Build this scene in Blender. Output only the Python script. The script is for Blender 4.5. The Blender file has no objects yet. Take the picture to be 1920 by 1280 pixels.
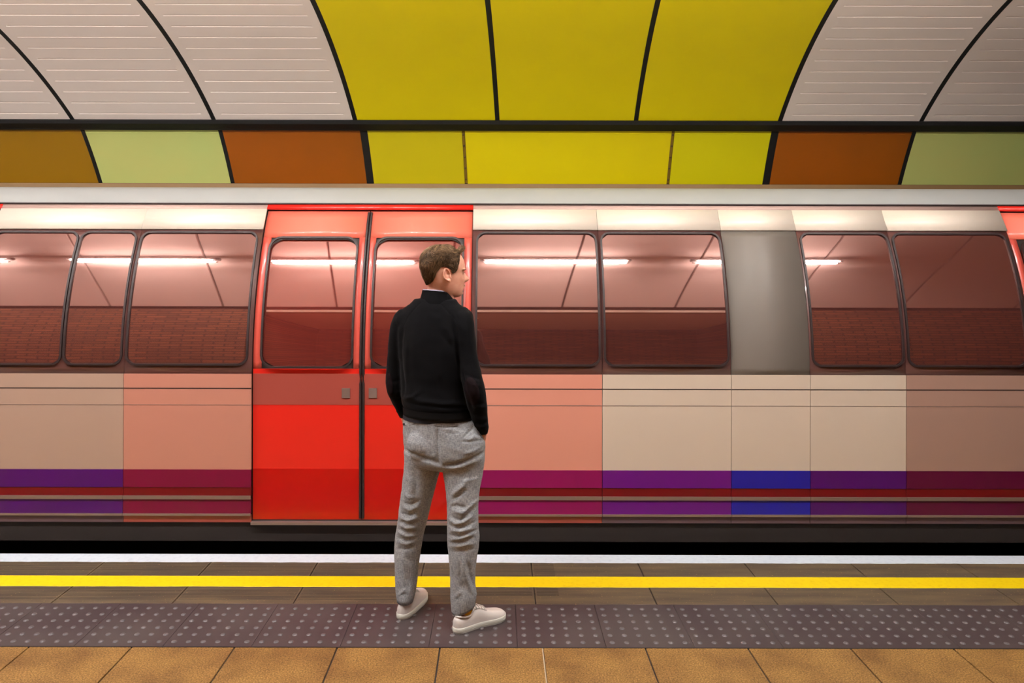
import bpy, bmesh, math, random
import numpy as np
from mathutils import Vector, Matrix, noise as mnoise

C = bpy.context.scene.collection
SC = bpy.context.scene
random.seed(4)

# ------------------------------------------------------------------ camera
F = 1400.0                     # focal length in pixels of the 1920 wide frame
VX, VY = 932.0, 490.0          # vanishing point of the lines running away from the camera
CAMZ = 1.745
cd = bpy.data.cameras.new('camera')
cam = bpy.data.objects.new('camera', cd)
C.objects.link(cam)
cd.sensor_width = 36.0
cd.lens = F / 1920 * 36.0
cd.shift_x = (960 - VX) / 1920
cd.shift_y = -(640 - VY) / 1920
cam.location = (0, 0, CAMZ)
cam.rotation_euler = (math.radians(90), math.radians(-0.13), 0)
cd.clip_start = 0.05
SC.camera = cam

# ------------------------------------------------------------------ world, exposure
w = bpy.data.worlds.new('world')
SC.world = w
w.use_nodes = True
w.node_tree.nodes['Background'].inputs[0].default_value = (1.0, .93, .88, 1)
w.node_tree.nodes['Background'].inputs[1].default_value = 0.02
SC.view_settings.view_transform = 'Standard'
SC.view_settings.look = 'None'
SC.view_settings.gamma = 1
SC.view_settings.exposure = 0.0
SC.view_settings.use_curve_mapping = False

# ------------------------------------------------------------------ station profile
TCY, TCZ, TR = 4.126, -0.028, 3.752      # circle of the vault in the plane across the track
SKEW = 83 / 1400.0                       # the lining rings run slightly askew to the platform edge
EDGE = 4.442
TRAINY = 4.57
def circ(a):                             # angle a measured from the crown towards the track side
    return TCY + TR * math.sin(a), TCZ + TR * math.cos(a)
def ang_for_pixel(y):
    k = (VY - y) / F
    lo, hi = 0.0, 1.2
    for _ in range(50):
        m = (lo + hi) / 2
        Y, Z = circ(m)
        if Z - (CAMZ + k * Y) > 0: lo = m
        else: hi = m
    return (lo + hi) / 2

# ------------------------------------------------------------------ lamps over the platform (real fixtures, built further down)
LAMPS = [-7.3, -5.35, -3.37, -1.47, 0.56, 2.57]
LY, LZ = 2.95, 3.415
TUBE_STRENGTH = 170.0

# ------------------------------------------------------------------ helpers
def lin(c):
    r = []
    for v in c[:3]:
        v = v / 255.0
        r.append(v / 12.92 if v <= 0.04045 else ((v + 0.055) / 1.055) ** 2.4)
    return (*r, 1.0)

def mat(name, col, rough=0.5, metal=0.0, noise=None, bump=None, spec=0.5, coat=0.0, col2=None):
    """noise = (scale, col2, lo, hi) mottling, bump = (scale, strength)"""
    m = bpy.data.materials.new(name)
    m.use_nodes = True
    nt = m.node_tree
    b = nt.nodes['Principled BSDF']
    b.inputs['Base Color'].default_value = lin(col)
    b.inputs['Roughness'].default_value = rough
    b.inputs['Metallic'].default_value = metal
    b.inputs['Specular IOR Level'].default_value = spec
    b.inputs['Coat Weight'].default_value = coat
    b.inputs['Coat Roughness'].default_value = 0.05
    tc = nt.nodes.new('ShaderNodeTexCoord')
    if noise:
        n = nt.nodes.new('ShaderNodeTexNoise')
        n.inputs['Scale'].default_value = noise[0]
        n.inputs['Detail'].default_value = 5
        nt.links.new(tc.outputs['Object'], n.inputs['Vector'])
        r = nt.nodes.new('ShaderNodeValToRGB')
        r.color_ramp.elements[0].position = noise[2]
        r.color_ramp.elements[1].position = noise[3]
        r.color_ramp.elements[0].color = lin(col)
        r.color_ramp.elements[1].color = lin(noise[1])
        nt.links.new(n.outputs['Fac'], r.inputs['Fac'])
        nt.links.new(r.outputs['Color'], b.inputs['Base Color'])
    if bump:
        n2 = nt.nodes.new('ShaderNodeTexNoise')
        n2.inputs['Scale'].default_value = bump[0]
        n2.inputs['Detail'].default_value = 3
        nt.links.new(tc.outputs['Object'], n2.inputs['Vector'])
        bp = nt.nodes.new('ShaderNodeBump')
        bp.inputs['Strength'].default_value = bump[1]
        bp.inputs['Distance'].default_value = bump[2] if len(bump) > 2 else 0.002
        nt.links.new(n2.outputs['Fac'], bp.inputs['Height'])
        nt.links.new(bp.outputs['Normal'], b.inputs['Normal'])
    return m

def obj(name, verts, faces, m=None, parent=None, smooth=False, mats=None, fm=None):
    me = bpy.data.meshes.new(name)
    me.from_pydata([tuple(v) for v in verts], [], faces)
    me.update()
    for mm in (mats if mats else [m]):
        if mm: me.materials.append(mm)
    if fm is not None:
        me.polygons.foreach_set('material_index', fm)
    if smooth:
        me.polygons.foreach_set('use_smooth', [True] * len(me.polygons))
    o = bpy.data.objects.new(name, me)
    C.objects.link(o)
    if parent: 
        o.parent = parent
    return o

class MB:
    def __init__(s): s.v = []; s.f = []
    def add(s, v, f):
        n = len(s.v); s.v += [tuple(p) for p in v]; s.f += [tuple(i + n for i in q) for q in f]
        return s
    def box(s, x0, x1, y0, y1, z0, z1):
        return s.add([(x0,y0,z0),(x1,y0,z0),(x1,y1,z0),(x0,y1,z0),(x0,y0,z1),(x1,y0,z1),(x1,y1,z1),(x0,y1,z1)],
                     [(0,3,2,1),(4,5,6,7),(0,1,5,4),(1,2,6,5),(2,3,7,6),(3,0,4,7)])
    def grid(s, rows, closed=False):
        """rows: list of equal-length point lists"""
        n = len(rows[0]); v = [p for r in rows for p in r]; f = []
        for i in range(len(rows) - 1):
            for j in range(n if closed else n - 1):
                k = (j + 1) % n
                f.append((i*n + j, i*n + k, (i+1)*n + k, (i+1)*n + j))
        return s.add(v, f)
    def slab(s, rows, off):
        """a curved sheet with thickness: rows = front surface, off(p) = matching back point"""
        n = len(rows[0]); m = len(rows)
        v = [p for r in rows for p in r]; N = len(v)
        v += [off(p) for p in v]; f = []
        for i in range(m - 1):
            for j in range(n - 1):
                a, b, c, d = i*n+j, i*n+j+1, (i+1)*n+j+1, (i+1)*n+j
                f.append((a,b,c,d)); f.append((a+N,d+N,c+N,b+N))
        for i in range(m - 1):
            a, b = i*n, (i+1)*n
            f.append((a, b, b+N, a+N))
            a, b = i*n+n-1, (i+1)*n+n-1
            f.append((b, a, a+N, b+N))
        for j in range(n - 1):
            a, b = j, j+1
            f.append((b, a, a+N, b+N))
            a, b = (m-1)*n+j, (m-1)*n+j+1
            f.append((a, b, b+N, a+N))
        return s.add(v, f)
    def tube(s, pts, r, n=8, cap=True):
        pts = [Vector(p) for p in pts]
        rs = r if isinstance(r, (list, tuple)) else [r] * len(pts)
        rows = []; up = Vector((0, 0, 1))
        for i, p in enumerate(pts):
            t = (pts[min(i+1, len(pts)-1)] - pts[max(i-1, 0)]).normalized()
            a = t.cross(up)
            if a.length < 1e-3: a = t.cross(Vector((0, 1, 0)))
            a.normalize(); b = a.cross(t)
            rows.append([p + rs[i] * (math.cos(2*math.pi*k/n) * a + math.sin(2*math.pi*k/n) * b) for k in range(n)])
        N = len(s.v)
        s.grid(rows, closed=True)
        if cap:
            s.f.append(tuple(N + k for k in range(n))[::-1])
            s.f.append(tuple(N + (len(rows)-1)*n + k for k in range(n)))
        return s
    def loft(s, rings):
        N = len(s.v); n = len(rings[0])
        s.grid(rings, closed=True)
        s.f.append(tuple(N + k for k in range(n))[::-1])
        s.f.append(tuple(N + (len(rings)-1)*n + k for k in range(n)))
        return s
    def build(s, name, m, parent=None, smooth=False, loc=None):
        v = s.v
        if loc: v = [(p[0]-loc[0], p[1]-loc[1], p[2]-loc[2]) for p in v]
        o = obj(name, v, s.f, m, parent, smooth)
        if loc and not parent: o.location = loc
        bm = bmesh.new(); bm.from_mesh(o.data); bmesh.ops.recalc_face_normals(bm, faces=bm.faces); bm.to_mesh(o.data); bm.free()
        return o

def tag(o, label=None, cat=None, group=None, kind=None):
    if label: o['label'] = label
    if cat: o['category'] = cat
    if group: o['group'] = group
    if kind: o['kind'] = kind
    return o
def empty(name, loc, label=None, cat=None, group=None):
    o = bpy.data.objects.new(name, None)
    C.objects.link(o); o.location = loc; o.empty_display_size = .1
    return tag(o, label, cat, group)
def bevel(o, wdt, seg=2, ang=35):
    m = o.modifiers.new('bevel', 'BEVEL'); m.width = wdt; m.segments = seg; m.limit_method = 'ANGLE'; m.angle_limit = math.radians(ang)
def shade(o, on=True):
    o.data.polygons.foreach_set('use_smooth', [on] * len(o.data.polygons))
    return o
def add_node(m, t): return m.node_tree.nodes.new(t)
# ================================================================== materials of the station
M_black = mat('black_joint', (6, 6, 7), .6)
M_concrete = mat('dark_concrete', (24, 21, 20), .9, noise=(6, (15, 14, 14), .4, .7))
M_white_panel = mat('ribbed_enamel_cream', (238, 224, 216), .42)
M_yellow = mat('yellow_enamel', (236, 217, 0), .4, noise=(1.3, (230, 210, 0), .35, .7))
M_yellow_b = mat('bright_yellow_enamel', (222, 212, 0), .45)
M_yellow_c = mat('lemon_yellow_enamel', (212, 196, 8), .45)
M_orange = mat('burnt_orange_enamel', (164, 84, 0), .45, noise=(1.5, (150, 80, 0), .35, .7))
M_amber = mat('olive_amber_enamel', (156, 112, 2), .45)
M_green = mat('pale_green_enamel', (206, 206, 122), .45, noise=(2.0, (196, 208, 124), .3, .7))
M_brick = None
M_rivet = mat('rusty_seam', (120, 92, 8), .7)

def brick_material():
    m = mat('brown_brick', (96, 66, 46), .75)
    nt = m.node_tree; b = nt.nodes['Principled BSDF']
    tc = add_node(m, 'ShaderNodeTexCoord')
    mp = add_node(m, 'ShaderNodeMapping'); mp.inputs['Rotation'].default_value = (math.radians(90), 0, 0)
    br = add_node(m, 'ShaderNodeTexBrick')
    br.inputs['Scale'].default_value = 1.0
    br.inputs['Brick Width'].default_value = .225; br.inputs['Row Height'].default_value = .075
    br.inputs['Mortar Size'].default_value = .009
    br.inputs['Color1'].default_value = lin((128, 84, 52)); br.inputs['Color2'].default_value = lin((100, 66, 44))
    br.inputs['Mortar'].default_value = lin((58, 46, 38))
    nt.links.new(tc.outputs['Object'], mp.inputs['Vector'])
    nt.links.new(mp.outputs['Vector'], br.inputs['Vector'])
    nt.links.new(br.outputs['Color'], b.inputs['Base Color'])
    return m
M_brick = brick_material()

def tile_material():
    m = mat('terrazzo_tile', (176, 132, 70), .6)
    nt = m.node_tree; b = nt.nodes['Principled BSDF']
    tc = add_node(m, 'ShaderNodeTexCoord')
    n1 = add_node(m, 'ShaderNodeTexNoise'); n1.inputs['Scale'].default_value = 150; n1.inputs['Detail'].default_value = 3
    n2 = add_node(m, 'ShaderNodeTexNoise'); n2.inputs['Scale'].default_value = 5; n2.inputs['Detail'].default_value = 4
    r1 = add_node(m, 'ShaderNodeValToRGB')
    e = r1.color_ramp.elements
    e[0].position = .30; e[0].color = lin((96, 68, 28)); e[1].position = .72; e[1].color = lin((182, 142, 84))
    x = e.new(.5); x.color = lin((142, 106, 50))
    r2 = add_node(m, 'ShaderNodeValToRGB')
    r2.color_ramp.elements[0].position = .3; r2.color_ramp.elements[0].color = lin((205, 196, 190))
    r2.color_ramp.elements[1].position = .62; r2.color_ramp.elements[1].color = (1, 1, 1, 1)
    mx = add_node(m, 'ShaderNodeMix'); mx.data_type = 'RGBA'; mx.blend_type = 'MULTIPLY'; mx.inputs[0].default_value = 1
    for n in (n1, n2): nt.links.new(tc.outputs['Object'], n.inputs['Vector'])
    nt.links.new(n1.outputs['Fac'], r1.inputs['Fac']); nt.links.new(n2.outputs['Fac'], r2.inputs['Fac'])
    nt.links.new(r1.outputs['Color'], mx.inputs[6]); nt.links.new(r2.outputs['Color'], mx.inputs[7])
    nt.links.new(mx.outputs[2], b.inputs['Base Color'])
    bp = add_node(m, 'ShaderNodeBump'); bp.inputs['Strength'].default_value = .25; bp.inputs['Distance'].default_value = .001
    nt.links.new(n1.outputs['Fac'], bp.inputs['Height']); nt.links.new(bp.outputs['Normal'], b.inputs['Normal'])
    return m
M_tile = tile_material()

def coping_material():
    m = mat('ribbed_coping', (100, 84, 66), .7)
    nt = m.node_tree; b = nt.nodes['Principled BSDF']
    tc = add_node(m, 'ShaderNodeTexCoord')
    mp = add_node(m, 'ShaderNodeMapping'); mp.inputs['Scale'].default_value = (.7, 5, 1)
    n1 = add_node(m, 'ShaderNodeTexNoise'); n1.inputs['Scale'].default_value = 3.5; n1.inputs['Detail'].default_value = 6
    n2 = add_node(m, 'ShaderNodeTexNoise'); n2.inputs['Scale'].default_value = 90; n2.inputs['Detail'].default_value = 2
    r1 = add_node(m, 'ShaderNodeValToRGB'); r1.color_ramp.elements[0].position = .32; r1.color_ramp.elements[1].position = .68
    r1.color_ramp.elements[0].color = lin((74, 63, 51)); r1.color_ramp.elements[1].color = lin((104, 88, 64))
    r2 = add_node(m, 'ShaderNodeValToRGB'); r2.color_ramp.elements[0].position = .66; r2.color_ramp.elements[1].position = .76
    r2.color_ramp.elements[0].color = (0, 0, 0, 1); r2.color_ramp.elements[1].color = (1, 1, 1, 1)
    mx = add_node(m, 'ShaderNodeMix'); mx.data_type = 'RGBA'; mx.inputs[7].default_value = lin((170, 138, 84))
    nt.links.new(tc.outputs['Object'], mp.inputs['Vector']); nt.links.new(mp.outputs['Vector'], n1.inputs['Vector'])
    nt.links.new(tc.outputs['Object'], n2.inputs['Vector'])
    nt.links.new(n1.outputs['Fac'], r1.inputs['Fac']); nt.links.new(n2.outputs['Fac'], r2.inputs['Fac'])
    nt.links.new(r2.outputs['Color'], mx.inputs[0]); nt.links.new(r1.outputs['Color'], mx.inputs[6])
    nt.links.new(mx.outputs[2], b.inputs['Base Color'])
    return m
M_coping = coping_material()
M_groove = mat('coping_groove_dark', (52, 44, 38), .85)  # dark brown strips laid on the stones to mark the grooves
M_tactile = mat('tactile_grey_purple', (70, 62, 62), .55, noise=(2.2, (60, 49, 52), .38, .62))
M_dome = mat('pale_dome', (94, 90, 93), .42)  # one even tone, paler than the slabs
M_wline = mat('white_line_paint', (230, 242, 255), .5, noise=(40, (216, 228, 244), .5, .75))
M_yline = mat('yellow_line_paint', (255, 224, 0), .5, noise=(45, (244, 208, 0), .5, .8))
M_grout = mat('dark_grout', (50, 44, 42), .85)
M_grout_l = mat('light_grout', (176, 162, 140), .8)

XA, XB = -9.0, 9.5

# ------------------------------------------------------------------ floor
def px_x(x, y):                # where a pixel of the platform meets the floor
    d = F * CAMZ / (y - VY)
    return (x - VX) * d / F, d
TAC0, TAC1 = 3.379, 3.802      # near and far edge of the tactile paving
mb = MB()
joints = [px_x(v, 1213)[0] for v in (250, 443, 633, 825, 1018, 1213, 1405, 1596, 1788)]
tw = (joints[-1] - joints[0]) / 8
xs = [joints[0] + tw * i for i in range(-14, 24)]
j0 = 5 + 14
for i in range(len(xs) - 1):
    for (ya, yb) in ((2.92, TAC0 - .006), (2.45, 2.915), (1.98, 2.445), (1.5, 1.975), (0.95, 1.495), (0.4, .945), (-.1, .395), (-.6, -.105), (-1.1, -.605), (-1.6, -1.105)):
        mb.box(xs[i] + .0035, xs[i+1] - .0035, ya, yb, -.03, 0)
fl = mb.build('floor', M_tile); tag(fl, 'tan speckled terrazzo floor tiles in front of the tactile strip', kind='structure')
bevel(fl, .0012, 1)
g = MB().box(XA, XB, -1.6, EDGE - .14, -.6, -.006).build('floor_bed', M_grout); tag(g, 'dark bed and joints under the floor tiles', kind='structure')
xl_ = joints[4]
g = MB().box(xl_ - .0036, xl_ + .0036, 2.45, TAC0 - .006, -.02, -.0012).build('floor_joint', M_grout_l); tag(g, 'pale grout joint right of the man', kind='structure')

# tactile paving: slabs of six rows of blister domes
mb = MB(); md = MB()
SL = .4015
s0 = px_x(807, 1205)[0] % SL
slabs = [s0 + SL * i for i in range(-23, 23)]
def dome(mbx, x, y, r=.0125, h=.005, z=0.0):
    rings = []
    for (rr, hh) in ((1.0, 0.0), (.82, .55), (.5, .92)):
        rings.append([(x + r*rr*math.cos(a), y + r*rr*math.sin(a), z + h*hh) for a in [k*math.pi/5 for k in range(10)]])
    N = len(mbx.v); mbx.grid(rings, closed=True)
    mbx.f.append(tuple(N + 20 + k for k in range(10)))
for i in range(len(slabs) - 1):
    x0, x1 = slabs[i] + .0008, slabs[i+1] - .0008
    mb.box(x0, x1, TAC0, TAC1, -.04, 0.001)
for i in range(len(slabs) - 1):
    for r in range(6):
        y = TAC0 + .041 + r * .0658
        for c in range(6):
            x = slabs[i] + .0335 + c * .0669
            dome(md, x, y, .0125, .0052, .001)
ts = mb.build('floor_tactile_slabs', M_tactile); bevel(ts, .001, 1)
tag(ts, 'dark grey purple tactile paving strip of blister slabs behind the tan tiles', kind='structure')
do = md.build('blister_domes', M_dome, ts, smooth=True); do['kind'] = 'structure'
g = MB().box(XA, XB, TAC0 - .006, TAC0, -.02, .0012).build('trim_4', mat('dark_edge_strip', (34, 32, 36), .5)); tag(g, 'thin dark edging strip between tan tiles and tactile paving', kind='structure')

# coping stones with fine grooves, split into slabs
mb = MB(); mg = MB()
cj = [px_x(v, 1055)[0] for v in (197, 400, 597, 800, 1000, 1200, 1397)]
cw = (cj[-1] - cj[0]) / 6
cx = [cj[0] + cw * i for i in range(-8, 16)]
YW0, YW1 = 4.326, EDGE                      # white line
YY0, YY1 = 4.004 + .012, 4.137 + .0         # yellow line (set below from the picture rows)
YY0 = F * CAMZ / (1100.5 - VY); YY1 = F * CAMZ / (1081 - VY)
for i in range(len(cx) - 1):
    mb.box(cx[i] + .003, cx[i+1] - .003, TAC1 + .002, EDGE, -.12, 0)
cop = mb.build('floor_coping', M_coping); bevel(cop, .0015, 1)
tag(cop, 'brown ribbed coping stones along the platform edge', kind='structure')
for k in range(40):
    y = TAC1 + .05 + k * .0165
    if y > YW0 - .012 or (YY0 - .008 < y < YY1 + .008): continue
    for i in range(len(cx) - 1):
        if cx[i] > .3: continue
        if cx[i] > -1 and k < 3: continue
        mg.box(cx[i] + .012, min(cx[i+1], .34) - .012, y, y + .0042, -.002, .0006)
gr = mg.build('coping_grooves', M_groove, cop); gr['kind'] = 'structure'
g = MB().box(XA, XB, EDGE - .7, EDGE - .012, -.9, -.118).build('wall_platform', M_concrete); tag(g, 'dark wall under the platform edge', kind='structure')

def painted_line(name, y0, y1, m, label, wob=.0035):
    n = 900; rows = [[], [], [], []]
    for i in range(n + 1):
        x = XA + (XB - XA) * i / n
        a = y0 + (mnoise.noise(Vector((x*3.1, 1.7, 0))) * wob + mnoise.noise(Vector((x*22, 4.7, 0))) * wob * .9)
        b = y1 + (mnoise.noise(Vector((x*4.1, 8.7, 0))) * wob * .5 if name == 'trim_3' else 0)
        rows[0].append((x, a, .0002)); rows[1].append((x, a + .0015, .0016)); rows[2].append((x, b, .0016)); rows[3].append((x, b, -.012 if name == 'trim_2' else .0002))
    o = MB().grid(rows).build(name, m); tag(o, label, kind='structure')
painted_line('trim_2', YW0, YW1 + .001, M_wline, 'white painted line along the very edge of the platform')
painted_line('trim_3', YY0, YY1, M_yline, 'yellow painted line on the coping stones', .0025)

# ------------------------------------------------------------------ track bed and far wall (behind the train)
g = MB().box(XA, XB, EDGE - .01, 7.85, -1.0, -.85).build('floor_track_bed', M_concrete); tag(g, 'dark track bed below the train', kind='structure')
rows = []
for k in range(12):
    t = k / 11
    a = math.radians(58) + t * math.radians(49)
    Y, Z = TCY + (TR + .05) * math.sin(a), TCZ + (TR + .05) * math.cos(a)
    rows.append([(XA, Y, Z), (XB, Y, Z)])
g = MB().slab(rows, lambda p: (p[0], p[1] + .1, p[2])).build('wall_far', M_concrete); tag(g, 'dark far wall of the tunnel behind the train', kind='structure')

# vault shell behind the panels
A_SHELL = ang_for_pixel(240)
rows = []
for k in range(49):
    a = -math.radians(46) + k * (A_SHELL + math.radians(46)) / 48
    Y, Z = TCY + (TR + .045) * math.sin(a), TCZ + (TR + .045) * math.cos(a)
    rows.append([(XA, Y, Z), (XB, Y, Z)])
def outw(p, t=.08):
    v = Vector((0, p[1] - TCY, p[2] - TCZ)).normalized() * t
    return (p[0], p[1] + v.y, p[2] + v.z)
g = MB().slab(rows, outw).build('ceiling', M_black); tag(g, 'dark vault shell behind the cladding panels', kind='structure')
shade(g)

# ------------------------------------------------------------------ upper cladding panels
A_LOW = ang_for_pixel(225.5)
A_PITCH = (A_LOW - ang_for_pixel(15.5)) / 10.25
def skx(x, Y): return x + SKEW * Y
jx = [(v - 1015) * 6.4 / F for v in (135, 400, 665, 932, 1192, 1462, 1727)]
pw = 265.4 * 6.4 / F
uj = [jx[0] - pw*k for k in range(5, 0, -1)] + jx + [jx[-1] + pw*k for k in range(1, 6)]
def panel_rows(x0, x1, a0, a1, n=40, r=TR, nx=2):
    rows = []
    for k in range(n + 1):
        a = a0 + (a1 - a0) * k / n
        Y, Z = TCY + r * math.sin(a), TCZ + r * math.cos(a)
        rows.append([(skx(x0 + (x1 - x0) * j / nx, Y), Y, Z) for j in range(nx + 1)])
    return rows
def thick(p, t=.035):
    return outw(p, t)
GU = 'tall curved panels of the vault above the black beam'
GL = 'low coloured panels between the black beam and the train'
ulabel = {2: 'ribbed cream vault panel at the far left edge of the photo, only its lower corner showing' }
names = []
def upper(i, a0, a1, back=False):
    x0, x1 = uj[i], uj[i+1]
    g_ = .012
    mid = (x0 + x1) / 2
    yellow = jx[2] - .01 < mid < jx[5]
    if yellow:
        mb = MB().slab(panel_rows(x0 + g_, x1 - g_, a0, a1), thick)
    else:
        ins = .085; da = .0052 / TR
        ang = [(a0 + (a1 - a0) * k / 24, 0) for k in range(25)]
        gro = []
        k = 0
        while True:
            a = a0 - (k + .55) * A_PITCH; k += 1
            if a < a1 + .02: break
            gro.append(a)
        ang = [q for q in ang if all(abs(q[0] - g) > da * 1.8 for g in gro)]
        for g in gro: ang += [(g + da*1.3, 0), (g + da*.35, 1), (g - da*.35, 1), (g - da*1.1, 0)]
        ang.sort(key=lambda q: -q[0])
        xs2 = [(x0 + g_, 0), (x0 + ins, 0), (x0 + ins + .012, 1), ((x0+x1)/2, 1), (x1 - ins - .012, 1), (x1 - ins, 0), (x1 - g_, 0)]
        rows = []
        for a, fa in ang:
            row = []
            for x, fx in xs2:
                r = TR + .009 * fa * fx
                Y, Z = TCY + r * math.sin(a), TCZ + r * math.cos(a)
                row.append((skx(x, Y), Y, Z))
            rows.append(row)
        mb = MB().slab(rows, thick)
    o = mb.build('vault_panel', M_yellow if yellow else M_white_panel, smooth=True, loc=(mid, 5.5, 3.3))
    m = o.modifiers.new('es', 'EDGE_SPLIT'); m.split_angle = math.radians(30)
    return o, yellow
ups = {}
for i in range(len(uj) - 1):
    o, y = upper(i, A_LOW, math.radians(2) - .0)
    ups[i] = o
c0 = 5      # index of the joint at x=135
L = {c0-2: 'ribbed cream vault panel beyond the left edge of the photo',
     c0-1: 'ribbed cream vault panel cut by the left edge of the photo, leftmost above the beam',
     c0+0: 'ribbed cream vault panel, second from the left edge of the photo',
     c0+1: 'ribbed cream vault panel touching the left side of the yellow panels',
     c0+2: 'large glossy yellow vault panel above the man, left one of three',
     c0+3: 'large glossy yellow vault panel, middle one of three above the beam',
     c0+4: 'large glossy yellow vault panel, right one of three beside the ribbed cream panels',
     c0+5: 'ribbed cream vault panel touching the right side of the yellow panels',
     c0+6: 'ribbed cream vault panel cut by the right edge of the photo',
     }
for i, o in ups.items():
    if i not in L:
        bpy.data.objects.remove(o.children[0]) if o.children else None
        bpy.data.objects.remove(o)
        continue
    tag(o, L[i], 'wall panel', GU)
# black gaskets in the joints
nj = 0
for i in range(c0-2, c0+8):
    rows = []
    for k in range(41):
        a = A_LOW + (math.radians(2) - A_LOW) * k / 40
        Y, Z = TCY + (TR - .001) * math.sin(a), TCZ + (TR - .001) * math.cos(a)
        rows.append([(skx(uj[i] + dx, Y), Y, Z) for dx in (-.019, .019)])
    g = MB().slab(rows, lambda p: outw(p, .03)).build('trim_joint', M_black); tag(g, 'black joint strip between two vault panels', kind='structure')
# beyond the picture the vault keeps its cream lining: one plain sheet each side and over the platform
def lining(x0, x1, a0, a1, name, label, m=None, n=40):
    rows = []
    for k in range(n + 1):
        a = a0 + (a1 - a0) * k / n
        Y, Z = circ(a)
        rows.append([(skx(x0, Y) if x0 > XA + .2 else x0, Y, Z), (skx(x1, Y) if x1 < XB - .2 else x1, Y, Z)])
    o = MB().slab(rows, thick).build(name, m or M_white_panel, smooth=True); tag(o, label, kind='structure')
    md = o.modifiers.new('es', 'EDGE_SPLIT'); md.split_angle = math.radians(40)
lining(XA, uj[c0-2] - .012, A_LOW, math.radians(2), 'ceiling_left_lining', 'cream vault lining left of the picture')
lining(uj[c0+7] + .012, XB, A_LOW, math.radians(2), 'ceiling_right_lining', 'cream vault lining right of the picture')
k = 0
xx = XA
while xx < XB - .3:
    lining(xx + .012 if xx > XA else XA, min(xx + 1.2, XB) - .012, math.radians(1.6), -math.radians(43.5), 'ceiling_near_lining', 'cream curved lining over the platform', n=36)
    xx += 1.2

# black beam between the two rows
yb0, zb0 = circ(A_LOW)
BT = F; 
g = MB()
prof = [(6.36, 2.985), (6.375, 2.955), (6.50, 2.905 - .03), (6.62, 2.893), (6.72, 2.93), (6.55, 3.05)]
# lower edge of the beam meets the low panels at row 245
Yl = 6.53; Zl = CAMZ + (VY - 244.5) * Yl / F
prof = [(6.385, CAMZ + (VY - 227) * 6.385 / F), (6.40, CAMZ + (VY - 229) * 6.4 / F - .02), (Yl - .02, Zl + .008), (Yl, Zl), (Yl + .2, Zl + .02), (6.55, 3.06)]
g.loft([[(x, p[0], p[1]) for p in prof] for x in (XA, XB)])
bm_ = g.build('trim_1', mat('black_beam', (8, 8, 10), .8)); tag(bm_, 'black horizontal beam between tall and low panels', kind='structure')

# lower row
def low_y(v):     # depth and height of the low panel surface for picture row v
    t = (v - 245) / 98.0
    Y = 6.58 + t * .27 + .006 * math.sin(max(0, min(1, t)) * math.pi)
    return Y, CAMZ + (VY - v) * Y / F
lj = [(v - 1015) * 6.58 / F for v in (152+2, 412, 681, 868, 1262, 1453, 1714)]
lw = 263 * 6.58 / F
ljs = [lj[0] - lw*2, lj[0] - lw] + lj + [lj[-1] + lw*.985, lj[-1] + 2*lw]
lmat = [M_green, M_amber, M_green, M_orange, M_yellow_c, M_yellow, M_yellow_b, M_orange, M_green, M_amber]
lgap = {2: (.012, .012), 3: (.012, .012), 4: (.012, .021), 5: (.021, .004)}
llab = ['pale green low panel beyond the left edge of the photo',
        'olive amber low panel at the left edge of the photo',
        'pale green low panel between the amber and the orange one on the left',
        'burnt orange low panel left of the yellow ones',
        'lemon yellow low panel, narrow one right of the left orange panel',
        'wide yellow low panel in the middle, between two riveted seams',
        'bright yellow low panel, narrow one left of the right orange panel',
        'burnt orange low panel right of the yellow ones',
        'pale green low panel at the right edge of the photo',
        'olive amber low panel beyond the right edge of the photo']
gl = [.012]*11
gl[4] = .022; gl[7] = .022; gl[5] = .014; gl[6] = .014
for i in range(10):
    x0, x1 = ljs[i] + gl[i], ljs[i+1] - gl[i+1]
    rows = []
    for k in range(15):
        Y, Z = low_y(243 + 101.5 * k / 14)
        rows.append([(skx(x0, Y), Y, Z), (skx((x0+x1)/2, Y), Y, Z), (skx(x1, Y), Y, Z)])
    mid = (x0 + x1) / 2
    o = MB().slab(rows, lambda p: (p[0], p[1] + .025, p[2] + .012)).build('low_panel', lmat[i], smooth=True, loc=(mid, 6.7, 2.65))
    m = o.modifiers.new('es', 'EDGE_SPLIT'); m.split_angle = math.radians(40)
    tag(o, llab[i], 'wall panel', GL)
    # thin lipped top edge
    Y, Z = low_y(250.0)
    lip = MB().tube([(skx(x0 + .01, Y), Y - .001, Z), (skx(x1 - .01, Y), Y - .001, Z)], .0028, 6)
    lip.build('lip', lmat[i], o, loc=(mid, 6.7, 2.65))
M_rivet2 = mat('dark_rivet', (70, 52, 12), .6)
for i in (5, 6):
    xj = ljs[i]; rows = []
    for k in range(15):
        Y, Z = low_y(245 + 98 * k / 14)
        rows.append([(skx(xj, Y) + dx, Y + dy, Z) for dx, dy in ((-.0125, .004), (-.004, .002), (.004, .002), (.0125, .004))])
    o = MB().slab(rows, lambda p: (p[0], p[1] + .012, p[2])).build('seam_strip', M_rivet, loc=(xj, 6.7, 2.65))
    tag(o, 'narrow rusty seam strip on the %s side of the wide yellow low panel' % ('left' if i == 5 else 'right'), 'seam strip', 'riveted seams between the yellow low panels')
    for k in range(5):
        Y, Z = low_y(252 + 21 * k)
        cxx = skx(xj, Y)
        rr = [[(cxx + r*math.cos(a), Y + .003 - h, Z + r*math.sin(a)) for a in [q*math.pi/4 for q in range(8)]] for r, h in ((.010, 0), (.007, .005), (.003, .0065))]
        MB().loft(rr).build('rivet', M_rivet2, o, loc=(xj, 6.7, 2.65))
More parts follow.
